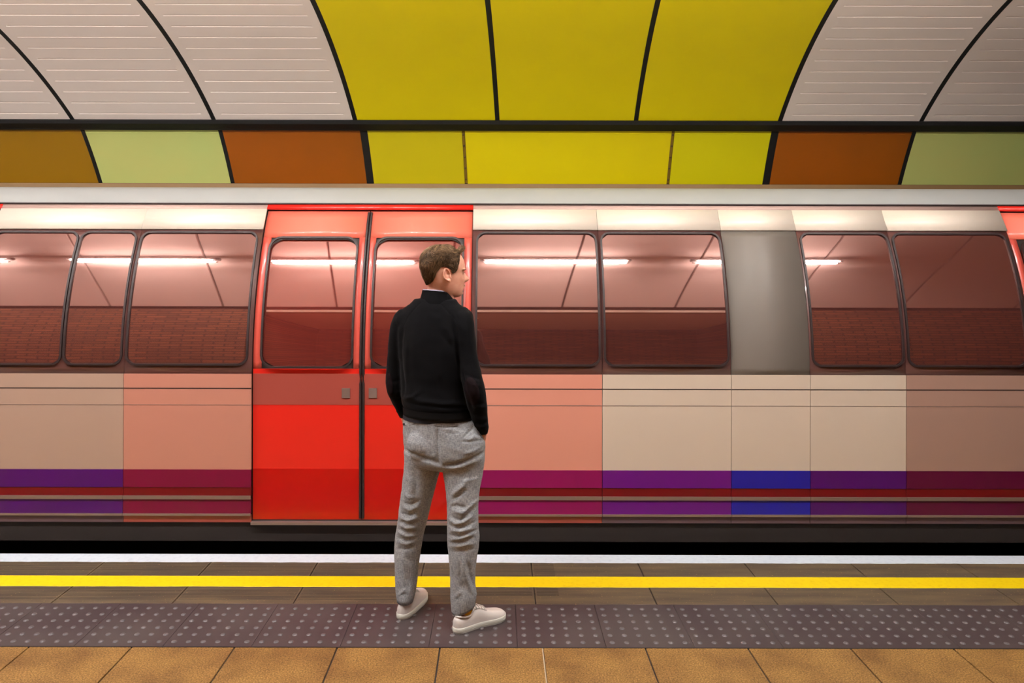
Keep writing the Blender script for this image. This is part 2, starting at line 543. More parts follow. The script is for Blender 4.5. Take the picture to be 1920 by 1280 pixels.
for i in range(1, 10):
    if i in (5, 6): continue
    rows = []
    for k in range(15):
        Y, Z = low_y(243 + 101.5 * k / 14)
        hw = .033 if i in (4, 7) else .018
        rows.append([(skx(ljs[i] + dx, Y), Y - .001, Z) for dx in (-hw, hw)])
    g = MB().slab(rows, lambda p: (p[0], p[1] + .02, p[2] + .01)).build('trim_joint', M_black); tag(g, 'black joint strip between two low panels', kind='structure')
# backing behind the low panels and brown ledge under them
rows = []
for v in (240, 290, 344, 352):
    Y, Z = low_y(v); rows.append([(XA, Y + .06, Z), (XB, Y + .06, Z)])
g = MB().slab(rows, lambda p: (p[0], p[1] + .05, p[2] + .03)).build('wall_backing', M_black); tag(g, 'dark backing in the joints of the low panels', kind='structure')
Y, Z = low_y(345); Y2, Z2 = low_y(362)
g = MB().box(XA, XB, Y - .01, Y + .2, Z2 - .05, Z).build('trim_5', mat('brown_ledge', (148, 116, 78), .6)); tag(g, 'brown ledge under the low coloured panels', kind='structure')

# ------------------------------------------------------------------ platform side behind the camera
g = MB().box(XA, -2.6, 1.25, 1.45, 0, 2.64).build('wall_near_left', M_brick); tag(g, 'brown brick platform wall left of the passage', kind='structure')
g = MB().box(2.9, XB, 1.25, 1.45, 0, 2.64).build('wall_near_right', M_brick); tag(g, 'brown brick platform wall right of the passage', kind='structure')
g = MB().box(-2.6, 2.9, 1.25, 1.42, 2.56, 2.66).build('trim_6', mat('lintel_cream', (190, 178, 160), .5)); tag(g, 'cream lintel over the passage opening', kind='structure')
g = MB().box(-2.75, -2.6, -1.6, 1.25, 0, 2.6).build('wall_passage_left', M_brick); tag(g, 'brick passage wall on the left', kind='structure')
g = MB().box(2.9, 3.05, -1.6, 1.25, 0, 2.6).build('wall_passage_right', M_brick); tag(g, 'brick passage wall on the right', kind='structure')
g = MB().box(-2.75, 3.05, -1.8, -1.6, 0, 2.6).build('wall_back', M_brick); tag(g, 'brown brick wall at the back of the passage', kind='structure')
g = MB().box(-2.75, 3.05, -1.8, 1.30, 2.6, 2.7).build('ceiling_passage', M_white_panel); tag(g, 'cream ceiling of the passage', kind='structure')
for nm, x0, x1 in (('wall_end_left', XA - .1, XA), ('wall_end_right', XB, XB + .1)):
    g = MB().box(x0, x1, 1.2, 7.95, -.9, 3.9).build(nm, M_concrete); tag(g, 'dark tunnel end', kind='structure')

# ------------------------------------------------------------------ lamps
M_tube = bpy.data.materials.new('fluorescent_tube'); M_tube.use_nodes = True
b = M_tube.node_tree.nodes['Principled BSDF']
b.inputs['Emission Color'].default_value = (1, .975, .95, 1); b.inputs['Emission Strength'].default_value = TUBE_STRENGTH
M_housing = mat('lamp_housing_grey', (120, 120, 118), .4)
def make_lamp(x, lab):
    r = empty('ceiling_light', (x, LY, LZ), lab, 'ceiling light', 'fluorescent lights over the platform')
    h = MB().loft([[(xx, yy, zz) for (yy, zz) in ((-.04, .0), (-.03, .05), (.03, .05), (.04, 0), (.02, -.01), (-.02, -.01))] for xx in (-.72, .72)])
    h.build('housing', M_housing, r)
    for yy in (-.038, .038):
        MB().tube([(-.67, yy, -.035), (.67, yy, -.035)], .014, 10).build('tube', M_tube, r, smooth=True)
        for s in (-1, 1): MB().tube([(s*.67, yy, -.035), (s*.70, yy, -.035)], .017, 8).build('lamp_holder', M_housing, r)
    for s in (-.5, .5): MB().tube([(s, 0, .04), (s, 0, .12)], .008, 6).build('hanger', M_housing, r)
for i, x in enumerate(LAMPS):
    make_lamp(x, ['white twin tube light over the far left end of the platform', 'white twin tube light second from the left end',
       'white twin tube light over the platform left of the passage', 'white twin tube light above and left of the man', 'white twin tube light nearest the camera',
       'white twin tube light above and right of the camera, last on the right'][i])
# ================================================================== the train, standing at the platform
R_SIDE = 1.9; ZC = 1.05
def side_y(z):
    if z <= ZC: return TRAINY
    s = min((z - ZC) / R_SIDE, .999)
    return TRAINY + R_SIDE * (1 - math.sqrt(1 - s*s))
def side_n(z):
    if z <= ZC: return Vector((0, -1, 0))
    s = min((z - ZC) / R_SIDE, .999)
    return Vector((0, -math.sqrt(1 - s*s), s))
def zpx(v):                      # height on the train side seen at picture row v
    z = 1.0
    for _ in range(30): z = CAMZ + (VY - v) * side_y(z) / F
    return z
def xpx(x, v=700):
    return (x - VX) * side_y(zpx(v)) / F
TX0, TX1 = XA + .3, XB - .3
train = empty('train', (0, TRAINY + 1.3, 0), 'red, white and purple underground train standing alongside the platform', 'train')
TL = (0, TRAINY + 1.3, 0)
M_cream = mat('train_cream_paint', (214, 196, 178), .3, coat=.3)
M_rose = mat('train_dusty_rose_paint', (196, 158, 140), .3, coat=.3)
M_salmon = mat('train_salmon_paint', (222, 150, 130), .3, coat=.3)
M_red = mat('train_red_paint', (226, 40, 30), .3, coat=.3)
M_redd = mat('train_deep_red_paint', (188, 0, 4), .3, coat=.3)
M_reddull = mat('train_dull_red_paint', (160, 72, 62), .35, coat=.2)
M_plum = mat('train_plum_paint', (118, 0, 52), .3, coat=.3)
M_indigo = mat('train_indigo_paint', (74, 0, 100), .3, coat=.3)
M_blue = mat('train_blue_paint', (28, 24, 150), .3, coat=.3)
M_purple = mat('train_purple_paint', (100, 6, 122), .3, coat=.3)
M_magenta = mat('train_magenta_paint', (138, 2, 84), .3, coat=.3)
M_wine = mat('train_wine_paint', (88, 2, 50), .3, coat=.3)
M_darkred = mat('train_dark_red_rib', (112, 2, 14), .35, coat=.2)
M_metal = mat('train_bare_metal', (160, 140, 134), .35, .6)
M_roof = mat('train_roof_grey', (158, 160, 158), .45)
M_rubber = mat('window_rubber', (44, 30, 30), .5)
M_under = mat('train_underframe', (40, 32, 29), .7)
M_bandd = mat('train_window_band', (96, 62, 58), .3, coat=.5)

def glass_material(name, base, tint, refl):
    m = bpy.data.materials.new(name); m.use_nodes = True
    nt = m.node_tree; nt.nodes.clear()
    out = nt.nodes.new('ShaderNodeOutputMaterial')
    d = nt.nodes.new('ShaderNodeBsdfDiffuse'); d.inputs[0].default_value = lin(base)
    g = nt.nodes.new('ShaderNodeBsdfGlossy'); g.inputs['Color'].default_value = (*tint, 1); g.inputs['Roughness'].default_value = .03
    mx = nt.nodes.new('ShaderNodeMixShader')
    lw = nt.nodes.new('ShaderNodeLayerWeight'); lw.inputs['Blend'].default_value = refl
    ma = nt.nodes.new('ShaderNodeMath'); ma.operation = 'MAXIMUM'; ma.inputs[1].default_value = refl
    nt.links.new(lw.outputs['Fresnel'], ma.inputs[0]); nt.links.new(ma.outputs[0], mx.inputs[0])
    nt.links.new(d.outputs[0], mx.inputs[1]); nt.links.new(g.outputs[0], mx.inputs[2]); nt.links.new(mx.outputs[0], out.inputs[0])
    return m
M_glass = glass_material('tinted_window_glass', (86, 46, 42), (1, .66, .60), .37)
M_glassd = glass_material('red_tinted_door_glass', (120, 48, 42), (1, .60, .54), .37)

def sheet(x0, x1, z0, z1, off=0.0, n=None, th=.012):
    """curved sheet on the train side, off = how far it stands proud"""
    n = n or max(1, int((z1 - z0) / .04))
    rows = []
    for k in range(n + 1):
        z = z0 + (z1 - z0) * k / n
        nv = side_n(z)
        rows.append([(x, side_y(z) + nv.y * off, z + nv.z * off) for x in (x0, x1)])
    def back(p):
        nv = side_n(p[2]); return (p[0], p[1] - nv.y * th, p[2] - nv.z * th)
    return rows, back
def add_sheet(mb, *a, **k):
    r, b = sheet(*a, **k); mb.slab(r, b); return mb
def rrect(x0, x1, z0, z1, r, n=5):
    pts = []
    for (cx, cz, a0) in ((x1 - r, z0 + r, -90), (x1 - r, z1 - r, 0), (x0 + r, z1 - r, 90), (x0 + r, z0 + r, 180)):
        for k in range(n + 1):
            a = math.radians(a0 + 90 * k / n); pts.append((cx + r*math.cos(a), cz + r*math.sin(a)))
        if a0 == -90: pts += [(x1, z0 + r + (z1 - z0 - 2*r) * q / 8) for q in range(1, 8)]
        if a0 == 90: pts += [(x0, z1 - r - (z1 - z0 - 2*r) * q / 8) for q in range(1, 8)]
    return pts
def onside(x, z, off=0): 
    nv = side_n(z); return (x, side_y(z) + nv.y*off, z + nv.z*off)
def pane(parent, x0, x1, z0, z1, m, r=.05, off=-.004, frame=M_rubber, fw=.012, name='window'):
    n = 24; rows = []
    for k in range(n + 1):
        z = z0 + (z1 - z0) * k / n
        dz = min(z - z0, z1 - z); ins = 0
        if dz < r: ins = r - math.sqrt(max(0, r*r - (r - dz)**2))
        rows.append([onside(x0 + ins, z, off), onside((x0+x1)/2, z, off), onside(x1 - ins, z, off)])
    mb = MB().slab(rows, lambda p: (p[0], p[1] + .006, p[2]))
    o = mb.build(name, m, parent, smooth=True, loc=TL)
    md = o.modifiers.new('es', 'EDGE_SPLIT'); md.split_angle = math.radians(40)
    ring = rrect(x0, x1, z0, z1, r)
    pts = ring + ring[:1]
    f = MB()
    rows = []
    for (a, b) in ((-fw*.2, -.006), (-fw*.2, .005), (fw*.8, .005), (fw*.8, -.006)):
        cx_, cz_ = (x0+x1)/2, (z0+z1)/2
        rr = rrect(x0 - a, x1 + a, z0 - a, z1 + a, max(.01, r + a))
        rows.append([onside(px_, pz_, b) for px_, pz_ in rr])
    f.grid(rows, closed=True)
    f.build('window_frame', frame, o, smooth=False, loc=TL)
    return o

# key heights from the picture rows
Z_TOP = zpx(392); Z_CANT = zpx(393); Z_WT = zpx(434); Z_WB = zpx(687); Z_SILL = zpx(702); Z_B1 = zpx(729); Z_B2 = zpx(760)
Z_ST = zpx(881); Z_R1 = zpx(914); Z_R2 = zpx(930); Z_S2 = zpx(936); Z_SB = zpx(963); Z_K = zpx(980)

DOORS = [(-9.9 + .0, 0), (xpx(-470), xpx(-60)), (xpx(472), xpx(884)), (xpx(1936), xpx(2340))]
DOORS = DOORS[1:]
bays = []      # (x0, x1, body material, stripe material)
edges = [TX0, DOORS[0][0]], [DOORS[0][1], DOORS[1][0]], [DOORS[1][1], DOORS[2][0]], [DOORS[2][1], TX1]
def bay(x0, x1, mb_, ms, win=True, wx=None, dashy=None, cant=None):
    e = .0015
    x0 += e; x1 -= e
    body = MB()
    add_sheet(body, x0, x1, Z_ST, Z_SILL)
    bo = body.build('body_panel', mb_, train, smooth=True, loc=TL)
    for z_, h_, off_ in ((Z_B2, .0035, .001), (Z_B1, .006, .001)):
        add_sheet(MB(), x0, x1, z_ - h_/2, z_ + h_/2, off=off_, th=.004).build('panel_groove', M_rubber if h_ > .005 else M_metal, bo, loc=TL)
    md = bo.modifiers.new('es', 'EDGE_SPLIT'); md.split_angle = math.radians(40)
    add_sheet(MB(), x0, x1, Z_CANT, Z_WT + .012, off=.004).build('cantrail', M_cant if not cant else cant, bo, smooth=True, loc=TL)
    add_sheet(MB(), x0, x1, Z_R1, Z_ST, off=.004).build('stripe', ms, bo, loc=TL)
    add_sheet(MB(), x0, x1, Z_R2, Z_R1, off=.0).build('dark_rib', M_darkred, bo, loc=TL)
    add_sheet(MB(), x0, x1, Z_S2, Z_R2, off=.012).build('rubbing_strip', M_metal, bo, loc=TL)
    add_sheet(MB(), x0, x1, Z_SB, Z_S2, off=.004).build('stripe', ms, bo, loc=TL)
    add_sheet(MB(), x0, x1, Z_SB - .012, Z_SB, off=.012).build('rubbing_strip', M_metal, bo, loc=TL)
    add_sheet(MB(), x0, x1, Z_K, Z_SB - .012, off=-.002).build('skirt', M_reddull if ms in (M_plum, M_magenta, M_redd) else M_metal2, bo, loc=TL)
    # window band behind the panes
    add_sheet(MB(), x0, x1, Z_SILL, Z_WT + .012, off=-.008).build('window_surround', dashy or M_bandd, bo, smooth=True, loc=TL)
    for (a, b) in (wx or []):
        pane(bo, a, b, Z_WB + .012, Z_WT - .012, M_glass)
    return bo
M_metal2 = mat('train_skirt_grey', (104, 80, 84), .5, .2)
M_post = mat('train_grey_post', (112, 104, 96), .5)
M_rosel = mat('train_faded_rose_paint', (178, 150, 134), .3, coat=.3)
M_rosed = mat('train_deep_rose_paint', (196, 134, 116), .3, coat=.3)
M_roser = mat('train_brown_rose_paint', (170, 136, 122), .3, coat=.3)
M_cant = mat('train_cantrail_lamp_glow', (238, 224, 208), .38, coat=.2)  # body cream painted whiter to carry the lamp reflection along the curve
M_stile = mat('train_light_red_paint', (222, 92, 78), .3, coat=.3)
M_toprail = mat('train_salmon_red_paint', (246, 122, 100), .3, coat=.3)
P = xpx
# left of the centre doors
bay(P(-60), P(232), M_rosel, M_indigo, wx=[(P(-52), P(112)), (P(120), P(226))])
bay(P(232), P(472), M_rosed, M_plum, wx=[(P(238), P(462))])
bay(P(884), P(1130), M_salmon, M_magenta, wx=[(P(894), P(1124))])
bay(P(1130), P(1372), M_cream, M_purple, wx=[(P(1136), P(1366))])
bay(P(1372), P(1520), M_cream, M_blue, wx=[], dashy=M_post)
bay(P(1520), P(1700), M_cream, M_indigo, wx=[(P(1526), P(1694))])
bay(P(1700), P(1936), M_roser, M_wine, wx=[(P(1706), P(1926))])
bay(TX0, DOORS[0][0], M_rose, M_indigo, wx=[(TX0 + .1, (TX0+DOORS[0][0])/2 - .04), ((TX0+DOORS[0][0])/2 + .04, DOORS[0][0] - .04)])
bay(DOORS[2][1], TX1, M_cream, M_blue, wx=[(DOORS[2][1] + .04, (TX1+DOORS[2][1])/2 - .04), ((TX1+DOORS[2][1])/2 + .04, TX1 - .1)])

def door_leaf(x0, x1, hinge):
    REC = -.022
    d = MB()
    x0 += .003; x1 -= .003
    top = zpx(393)
    add_sheet(d, x0, x1, Z_ST, Z_SILL + .03, off=REC)
    do_ = d.build('door', M_red, train, smooth=True, loc=TL)
    md = do_.modifiers.new('es', 'EDGE_SPLIT'); md.split_angle = math.radians(40)
    add_sheet(MB(), x0, x1, Z_B2 - .002, Z_SILL + .0, off=REC + .002, th=.01).build('door_band', M_reddull, do_, loc=TL)
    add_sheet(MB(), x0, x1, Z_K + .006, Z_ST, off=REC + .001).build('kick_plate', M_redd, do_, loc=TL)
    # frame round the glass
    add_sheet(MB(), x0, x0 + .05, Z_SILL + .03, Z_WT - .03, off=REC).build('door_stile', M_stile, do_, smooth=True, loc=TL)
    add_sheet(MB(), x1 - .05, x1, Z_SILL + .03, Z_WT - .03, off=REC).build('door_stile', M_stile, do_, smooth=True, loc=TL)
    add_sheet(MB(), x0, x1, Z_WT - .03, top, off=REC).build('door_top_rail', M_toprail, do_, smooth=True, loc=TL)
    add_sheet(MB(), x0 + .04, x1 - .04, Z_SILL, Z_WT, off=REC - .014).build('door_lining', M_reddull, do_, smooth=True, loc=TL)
    pane(do_, x0 + .058, x1 - .058, Z_SILL + .045, Z_WT - .045, M_glassd, r=.07, off=REC + .002)
    # rubber nosing on the meeting edge
    xm = x1 - .006 if hinge == 'L' else x0 + .006
    pts = [onside(xm, Z_K + .02 + (top - Z_K - .03) * k / 30, REC + .002) for k in range(31)]
    MB().tube(pts, .008, 6).build('door_seal', M_rubber, do_, loc=TL)
    xb_ = x1 - .12 if hinge == 'L' else x0 + .04
    MB().box(xb_, xb_ + .05, TRAINY - REC - .008, TRAINY - REC + .002, Z_B1 - .06, Z_B1 - .0).build('door_button', M_metal, do_, loc=TL)
    return do_
for (a, b) in DOORS:
    m_ = (a + b) / 2
    door_leaf(a, m_, 'L'); door_leaf(m_, b, 'R')
    add_sheet(MB(), a, b, Z_CANT, zpx(384), off=.004).build('door_header', M_red, train, smooth=True, loc=TL)
    # step under the doors
    MB().box(a, b, TRAINY - .012, TRAINY + .05, Z_K - .012, Z_K + .004).build('door_sill', M_metal, train, loc=TL)

# gutter and roof
M_gut = mat('train_gutter_rose', (190, 160, 150), .4)
xs_ = [TX0] + [v for d in DOORS for v in d] + [TX1]
for i in range(0, len(xs_), 2):
    add_sheet(MB(), xs_[i], xs_[i+1], Z_CANT, zpx(384), off=.0).build('gutter_panel', M_gut, train, smooth=True, loc=TL)
zt = zpx(384); yt = side_y(zt)
MB().tube([(TX0, yt - .004, zt + .004), (TX1, yt - .004, zt + .004)], .006, 8).build('gutter', M_rubber, train, loc=TL)
th0 = math.asin((zt - ZC) / R_SIDE)
rr_ = .30; prof = []
cy_, cz_ = yt + rr_ * math.cos(th0), zt - rr_ * math.sin(th0)
for k in range(15):
    t = th0 + (math.radians(86.5) - th0) * k / 14
    prof.append((cy_ - rr_ * math.cos(t), cz_ + rr_ * math.sin(t)))
ylast, zlast = prof[-1]
ymid = TRAINY + 1.3
for k in range(1, 7):
    t = k / 6
    prof.append((ylast + (ymid - ylast) * t, zlast + .045 * (1 - (1 - t)**2)))
full = prof + [(2*ymid - y, z) for y, z in prof[::-1][1:]]
rows = [[(TX0, y, z), (TX1, y, z)] for y, z in full]
MB().grid(rows).build('roof', M_roof, train, smooth=True, loc=TL)
# inner core keeps light from leaking through, far side and ends
core = MB()
pts = [(side_y(z) + .035, z) for z in [Z_K + .01] + [ZC + k*.1 for k in range(0, 11)] if z < zt - .01] + [(yt + .04, zt - .01)]
pts += [(2*ymid - y, z) for y, z in pts[::-1]]
core.loft([[(x, y, z) for y, z in pts] for x in (TX0, TX1)])
core.build('body_shell', M_under, train, loc=TL)
MB().box(TX0, TX1, TRAINY + .02, 2*ymid - TRAINY - .02, CAMZ + (VY - 1015) * (TRAINY + .02) / F, Z_K + .012).build('underframe', M_under, train, loc=TL)
MB().box(TX0 + 2.9, 3.0, TRAINY + .5, 2*ymid - TRAINY - .5, -.5, .0).build('equipment_case', M_under, train, loc=TL)
for bx in (-6.9, -5.0, 4.2, 6.1):
    for yy in (5.15, 6.59):
        rings = [[(bx + r*math.cos(a), yy + o_, -.49 + r*math.sin(a)) for a in [q*math.pi/12 for q in range(24)]] for o_, r in ((-.06, .30), (-.05, .33), (.02, .33), (.03, .36), (.05, .36))]
        MB().loft(rings).build('wheel', M_under, train, loc=TL)
# ================================================================== the man
PD = 3.66
def WP(x, y, d):                         # picture position at distance d -> point in the place
    return Vector(((x - VX) * d / F, d, CAMZ + (VY - y) * d / F))
BASE = Vector((-.29, 3.66, 0))
man = empty('person', BASE, 'man in black jumper and grey trousers, one hand in pocket, watching the train', 'person')
TM = tuple(BASE)
NR = 40
def hring(cx, cy, z, rx, ry, shear=0.0, p=1.0, n=NR, rot=0.0):
    pts = []
    for k in range(n):
        a = 2*math.pi*k/n
        c, s = math.cos(a), math.sin(a)
        c = math.copysign(abs(c)**p, c); s = math.copysign(abs(s)**p, s)
        X, Y = rx*c, ry*s
        if rot: X, Y = X*math.cos(rot) - Y*math.sin(rot), X*math.sin(rot) + Y*math.cos(rot)
        pts.append((cx + X, cy + Y + shear*X, z))
    return pts
def interp(sec, step=4.0):
    """smooth a table of sections (y, xl, xr, d, rd) with Catmull-Rom in y"""
    out = []
    for i in range(len(sec) - 1):
        p0 = sec[max(i-1, 0)]; p1 = sec[i]; p2 = sec[i+1]; p3 = sec[min(i+2, len(sec)-1)]
        m = max(1, int(abs(p2[0] - p1[0]) / step))
        for k in range(m):
            t = k / m
            r = [p1[0] + (p2[0]-p1[0])*t]
            for j in range(1, 5):
                m1 = (p2[j]-p0[j]) * .5 if i > 0 else (p2[j]-p1[j])
                m2 = (p3[j]-p1[j]) * .5 if i < len(sec)-2 else (p2[j]-p1[j])
                h = (2*t**3-3*t**2+1)*p1[j] + (t**3-2*t**2+t)*m1 + (-2*t**3+3*t**2)*p2[j] + (t**3-t**2)*m2
                r.append(h)
            out.append(r)
    out.append(list(sec[-1][:5]))
    return out
def lofty(mb, sec, shear=0.0, shrink=0.0, p=.92):
    rings = []
    for (y, xl, xr, d, rd) in interp(sec):
        a = WP(xl, y, d); b = WP(xr, y, d)
        rx = (b.x - a.x)/2 - shrink
        rings.append(hring((a.x+b.x)/2, d, a.z, max(rx, .004), max(rd - shrink, .004), shear, p))
    return mb.loft(rings[::-1])

def remeshed(mb, name, voxel, smooth=4):
    me = bpy.data.meshes.new(name + '_src'); me.from_pydata(mb.v, [], mb.f); me.update()
    bm = bmesh.new(); bm.from_mesh(me); bmesh.ops.recalc_face_normals(bm, faces=bm.faces); bm.to_mesh(me); bm.free()
    o = bpy.data.objects.new(name + '_src', me); C.objects.link(o)
    r = o.modifiers.new('r', 'REMESH'); r.mode = 'VOXEL'; r.voxel_size = voxel
    if smooth:
        s = o.modifiers.new('s', 'SMOOTH'); s.iterations = smooth; s.factor = .6
    dg = bpy.context.evaluated_depsgraph_get(); dg.update()
    new = bpy.data.meshes.new_from_object(o.evaluated_get(dg))
    bpy.data.objects.remove(o); bpy.data.meshes.remove(me)
    n = len(new.vertices)
    co = np.empty(n*3); new.vertices.foreach_get('co', co); co = co.reshape(-1, 3)
    no = np.empty(n*3); new.vertices.foreach_get('normal', no); no = no.reshape(-1, 3)
    return new, co, no
def finish(me, co, name, m, parent, mats=None):
    co = co - np.array(TM)
    me.vertices.foreach_set('co', co.reshape(-1)); 
    me.materials.clear()
    for mm in (mats or [m]): me.materials.append(mm)
    me.polygons.foreach_set('use_smooth', [True]*len(me.polygons)); me.update(); me.name = name
    o = bpy.data.objects.new(name, me); C.objects.link(o); o.parent = parent
    return o
def screen(co):
    return VX + co[:, 0]*F/co[:, 1], VY - (co[:, 2]-CAMZ)*F/co[:, 1]
def seg_field(px_, py_, pts, wdt):
    """gaussian of the distance to a polyline in the picture frame, fading at its ends"""
    best = np.full(len(px_), 1e9); tt = np.zeros(len(px_)); L = 0; lens = []
    for a, b in zip(pts[:-1], pts[1:]): lens.append(math.hypot(b[0]-a[0], b[1]-a[1]))
    T = sum(lens); acc = 0
    for (a, b, l) in zip(pts[:-1], pts[1:], lens):
        dx, dy = (b[0]-a[0])/l, (b[1]-a[1])/l
        t = np.clip((px_-a[0])*dx + (py_-a[1])*dy, 0, l)
        dd = np.hypot(px_-a[0]-t*dx, py_-a[1]-t*dy)
        u = dd < best; best = np.where(u, dd, best); tt = np.where(u, (acc+t)/T, tt); acc += l
    return np.exp(-(best/wdt)**2) * np.clip(np.minimum(tt, 1-tt)*5 + .25, 0, 1)

# ---------- section tables (picture rows and columns of the outline, distance, half depth)
SH = -.27
torso = [(545, 792, 846, 3.655, .055), (556, 788, 850, 3.66, .060), (563, 779, 854, 3.665, .070), (569, 768, 861, 3.67, .082), (577, 757, 872, 3.675, .096), (587, 748, 882, 3.68, .108),
         (602, 743, 886, 3.68, .120), (625, 742, 884, 3.68, .130), (655, 744, 878, 3.68, .134), (690, 747, 874, 3.68, .130), (725, 750, 873, 3.68, .126), (748, 751, 876, 3.68, .130),
         (760, 753, 880, 3.68, .133), (766, 756, 881, 3.68, .128), (777, 757, 884, 3.68, .128)]
larm = [(580, 750, 776, 3.72, .040), (590, 741, 778, 3.73, .052), (605, 735, 774, 3.735, .058), (625, 731, 770, 3.74, .060), (650, 728, 765, 3.745, .057), (680, 726, 761, 3.75, .053), (705, 724.5, 759, 3.75, .051),
        (725, 725.5, 758, 3.75, .052), (742, 730, 760, 3.765, .050), (757, 737, 762, 3.79, .044), (768, 743, 765, 3.81, .040), (780, 750, 770, 3.83, .034)]
rarm = [(576, 846, 874, 3.64, .040), (586, 846, 882, 3.62, .054), (600, 850, 887.5, 3.61, .060), (620, 853, 890.5, 3.60, .062), (650, 857, 894, 3.59, .058), (680, 861, 899, 3.58, .055), (705, 864, 905, 3.565, .054),
        (728, 868, 910.5, 3.555, .054), (745, 872, 913, 3.56, .050), (765, 878, 915, 3.575, .045), (783, 885, 915.5, 3.59, .040), (796, 890, 916.5, 3.60, .037), (800, 891, 917.5, 3.60, .038), (806, 894, 916, 3.605, .034), (811, 897, 914, 3.61, .030)]
hips = [(772, 761, 878, 3.68, .108), (778, 758, 884, 3.68, .114), (786, 755, 895, 3.68, .122), (800, 754, 905, 3.68, .130), (820, 754, 911, 3.68, .138), (835, 754.5, 911.5, 3.68, .140), (850, 757, 911, 3.68, .136), (864, 758.5, 909, 3.68, .128), (874, 762, 905, 3.68, .105)]
lleg = [(836, 757, 822, 3.715, .092), (855, 758, 826, 3.715, .096), (875, 758, 827, 3.72, .094), (900, 755, 822, 3.72, .090), (925, 752, 815, 3.72, .086), (950, 749.5, 808, 3.72, .082), (980, 746, 801, 3.72, .078), (1000, 743, 796, 3.72, .074),
        (1025, 741, 792, 3.72, .070), (1050, 740, 788, 3.715, .067), (1075, 741, 785.5, 3.71, .064), (1100, 742.5, 783, 3.70, .060), (1115, 744.5, 779, 3.695, .058), (1121, 745, 777, 3.69, .057), (1125, 746, 775, 3.685, .055)]
rleg = [(836, 832, 911, 3.64, .092), (855, 830, 910.5, 3.64, .098), (875, 829, 908, 3.64, .096), (900, 832.5, 903.5, 3.63, .092), (925, 836.5, 900, 3.62, .087), (950, 839, 898.5, 3.61, .083), (980, 840, 898.5, 3.60, .080), (1003, 840, 900, 3.595, .077),
        (1025, 841, 899, 3.59, .072), (1050, 842.5, 895, 3.58, .068), (1075, 844, 892.5, 3.575, .064), (1095, 845, 892.5, 3.57, .061), (1115, 846, 895, 3.565, .060), (1130, 847, 894.5, 3.56, .060), (1136, 848, 893, 3.56, .059), (1141, 849, 891, 3.56, .057)]

# ---------- body: one continuous surface (head, neck, trunk, limbs, hands)
YAW = math.radians(18)
HF = Vector((math.cos(YAW), math.sin(YAW), 0)); HS = Vector((-math.sin(YAW), math.cos(YAW), 0))
HO = Vector(((828.5 - VX) * 3.66 / F, 3.66, 0))
def hz(y): return CAMZ + (VY - y) * 3.66 / F
def HP(f, s, z): return HO + HF * f + HS * s + Vector((0, 0, z))
head_rows = [  # picture row, front, back, half width, front power
 (464, .030, -.045, .030, 1.0), (467.5, .062, -.066, .050, 1.0), (473, .086, -.082, .063, .95), (480, .099, -.084, .070, .9), (488, .110, -.088, .074, .85), (496, .115, -.089, .0755, .8), (502, .1165, -.089, .0755, .78),
 (506, .1145, -.088, .075, .76), (510, .1075, -.087, .0745, .76), (514, .107, -.086, .074, .78), (519, .110, -.084, .0725, .80), (524, .112, -.080, .071, .82), (529, .1125, -.078, .069, .85), (534, .1135, -.070, .067, .88),
 (539, .1085, -.058, .0645, .90), (544, .106, -.045, .061, .92), (549, .1015, -.030, .055, .95), (553, .098, -.012, .048, .98), (556, .091, .008, .038, 1.0), (558, .078, .03, .024, 1.0)]
def head_loft(mb, grow=0.0, n=56):
    rings = []
    for i in range(len(head_rows)-1):
        a, b = head_rows[i], head_rows[i+1]
        for k in range(2):
            t = k/2; r = [a[j]+(b[j]-a[j])*t for j in range(5)]; rings.append(r)
    rings.append(list(head_rows[-1]))
    out = []
    for (y, ff, fb, w_, p_) in rings:
        z = hz(y); fc = (ff*.42 + fb*.58); ring = []
        for k in range(n):
            a = 2*math.pi*k/n; c, s = math.cos(a), math.sin(a)
            ext = (ff - fc) if c > 0 else (fc - fb)
            pp = p_ if c > 0 else .95
            f = fc + math.copysign(abs(c)**pp, c) * (ext + grow)
            ss = math.copysign(abs(s)**.92, s) * (w_ + grow)
            ring.append(tuple(HP(f, ss, z)))
        out.append(ring)
    return mb.loft(out[::-1])
def ellipsoid(mb, c, rx, ry, rz, n=14, m=9, basis=None):
    rings = []
    for i in range(1, m):
        ph = math.pi*i/m
        ring = []
        for k in range(n):
            a = 2*math.pi*k/n
            v = Vector((rx*math.sin(ph)*math.cos(a), ry*math.sin(ph)*math.sin(a), rz*math.cos(ph)))
            if basis: v = basis @ v
            ring.append(tuple(Vector(c) + v))
        rings.append(ring)
    return mb.loft(rings)
HB = Matrix((HF, HS, Vector((0, 0, 1)))).transposed()
b = MB()
head_loft(b)
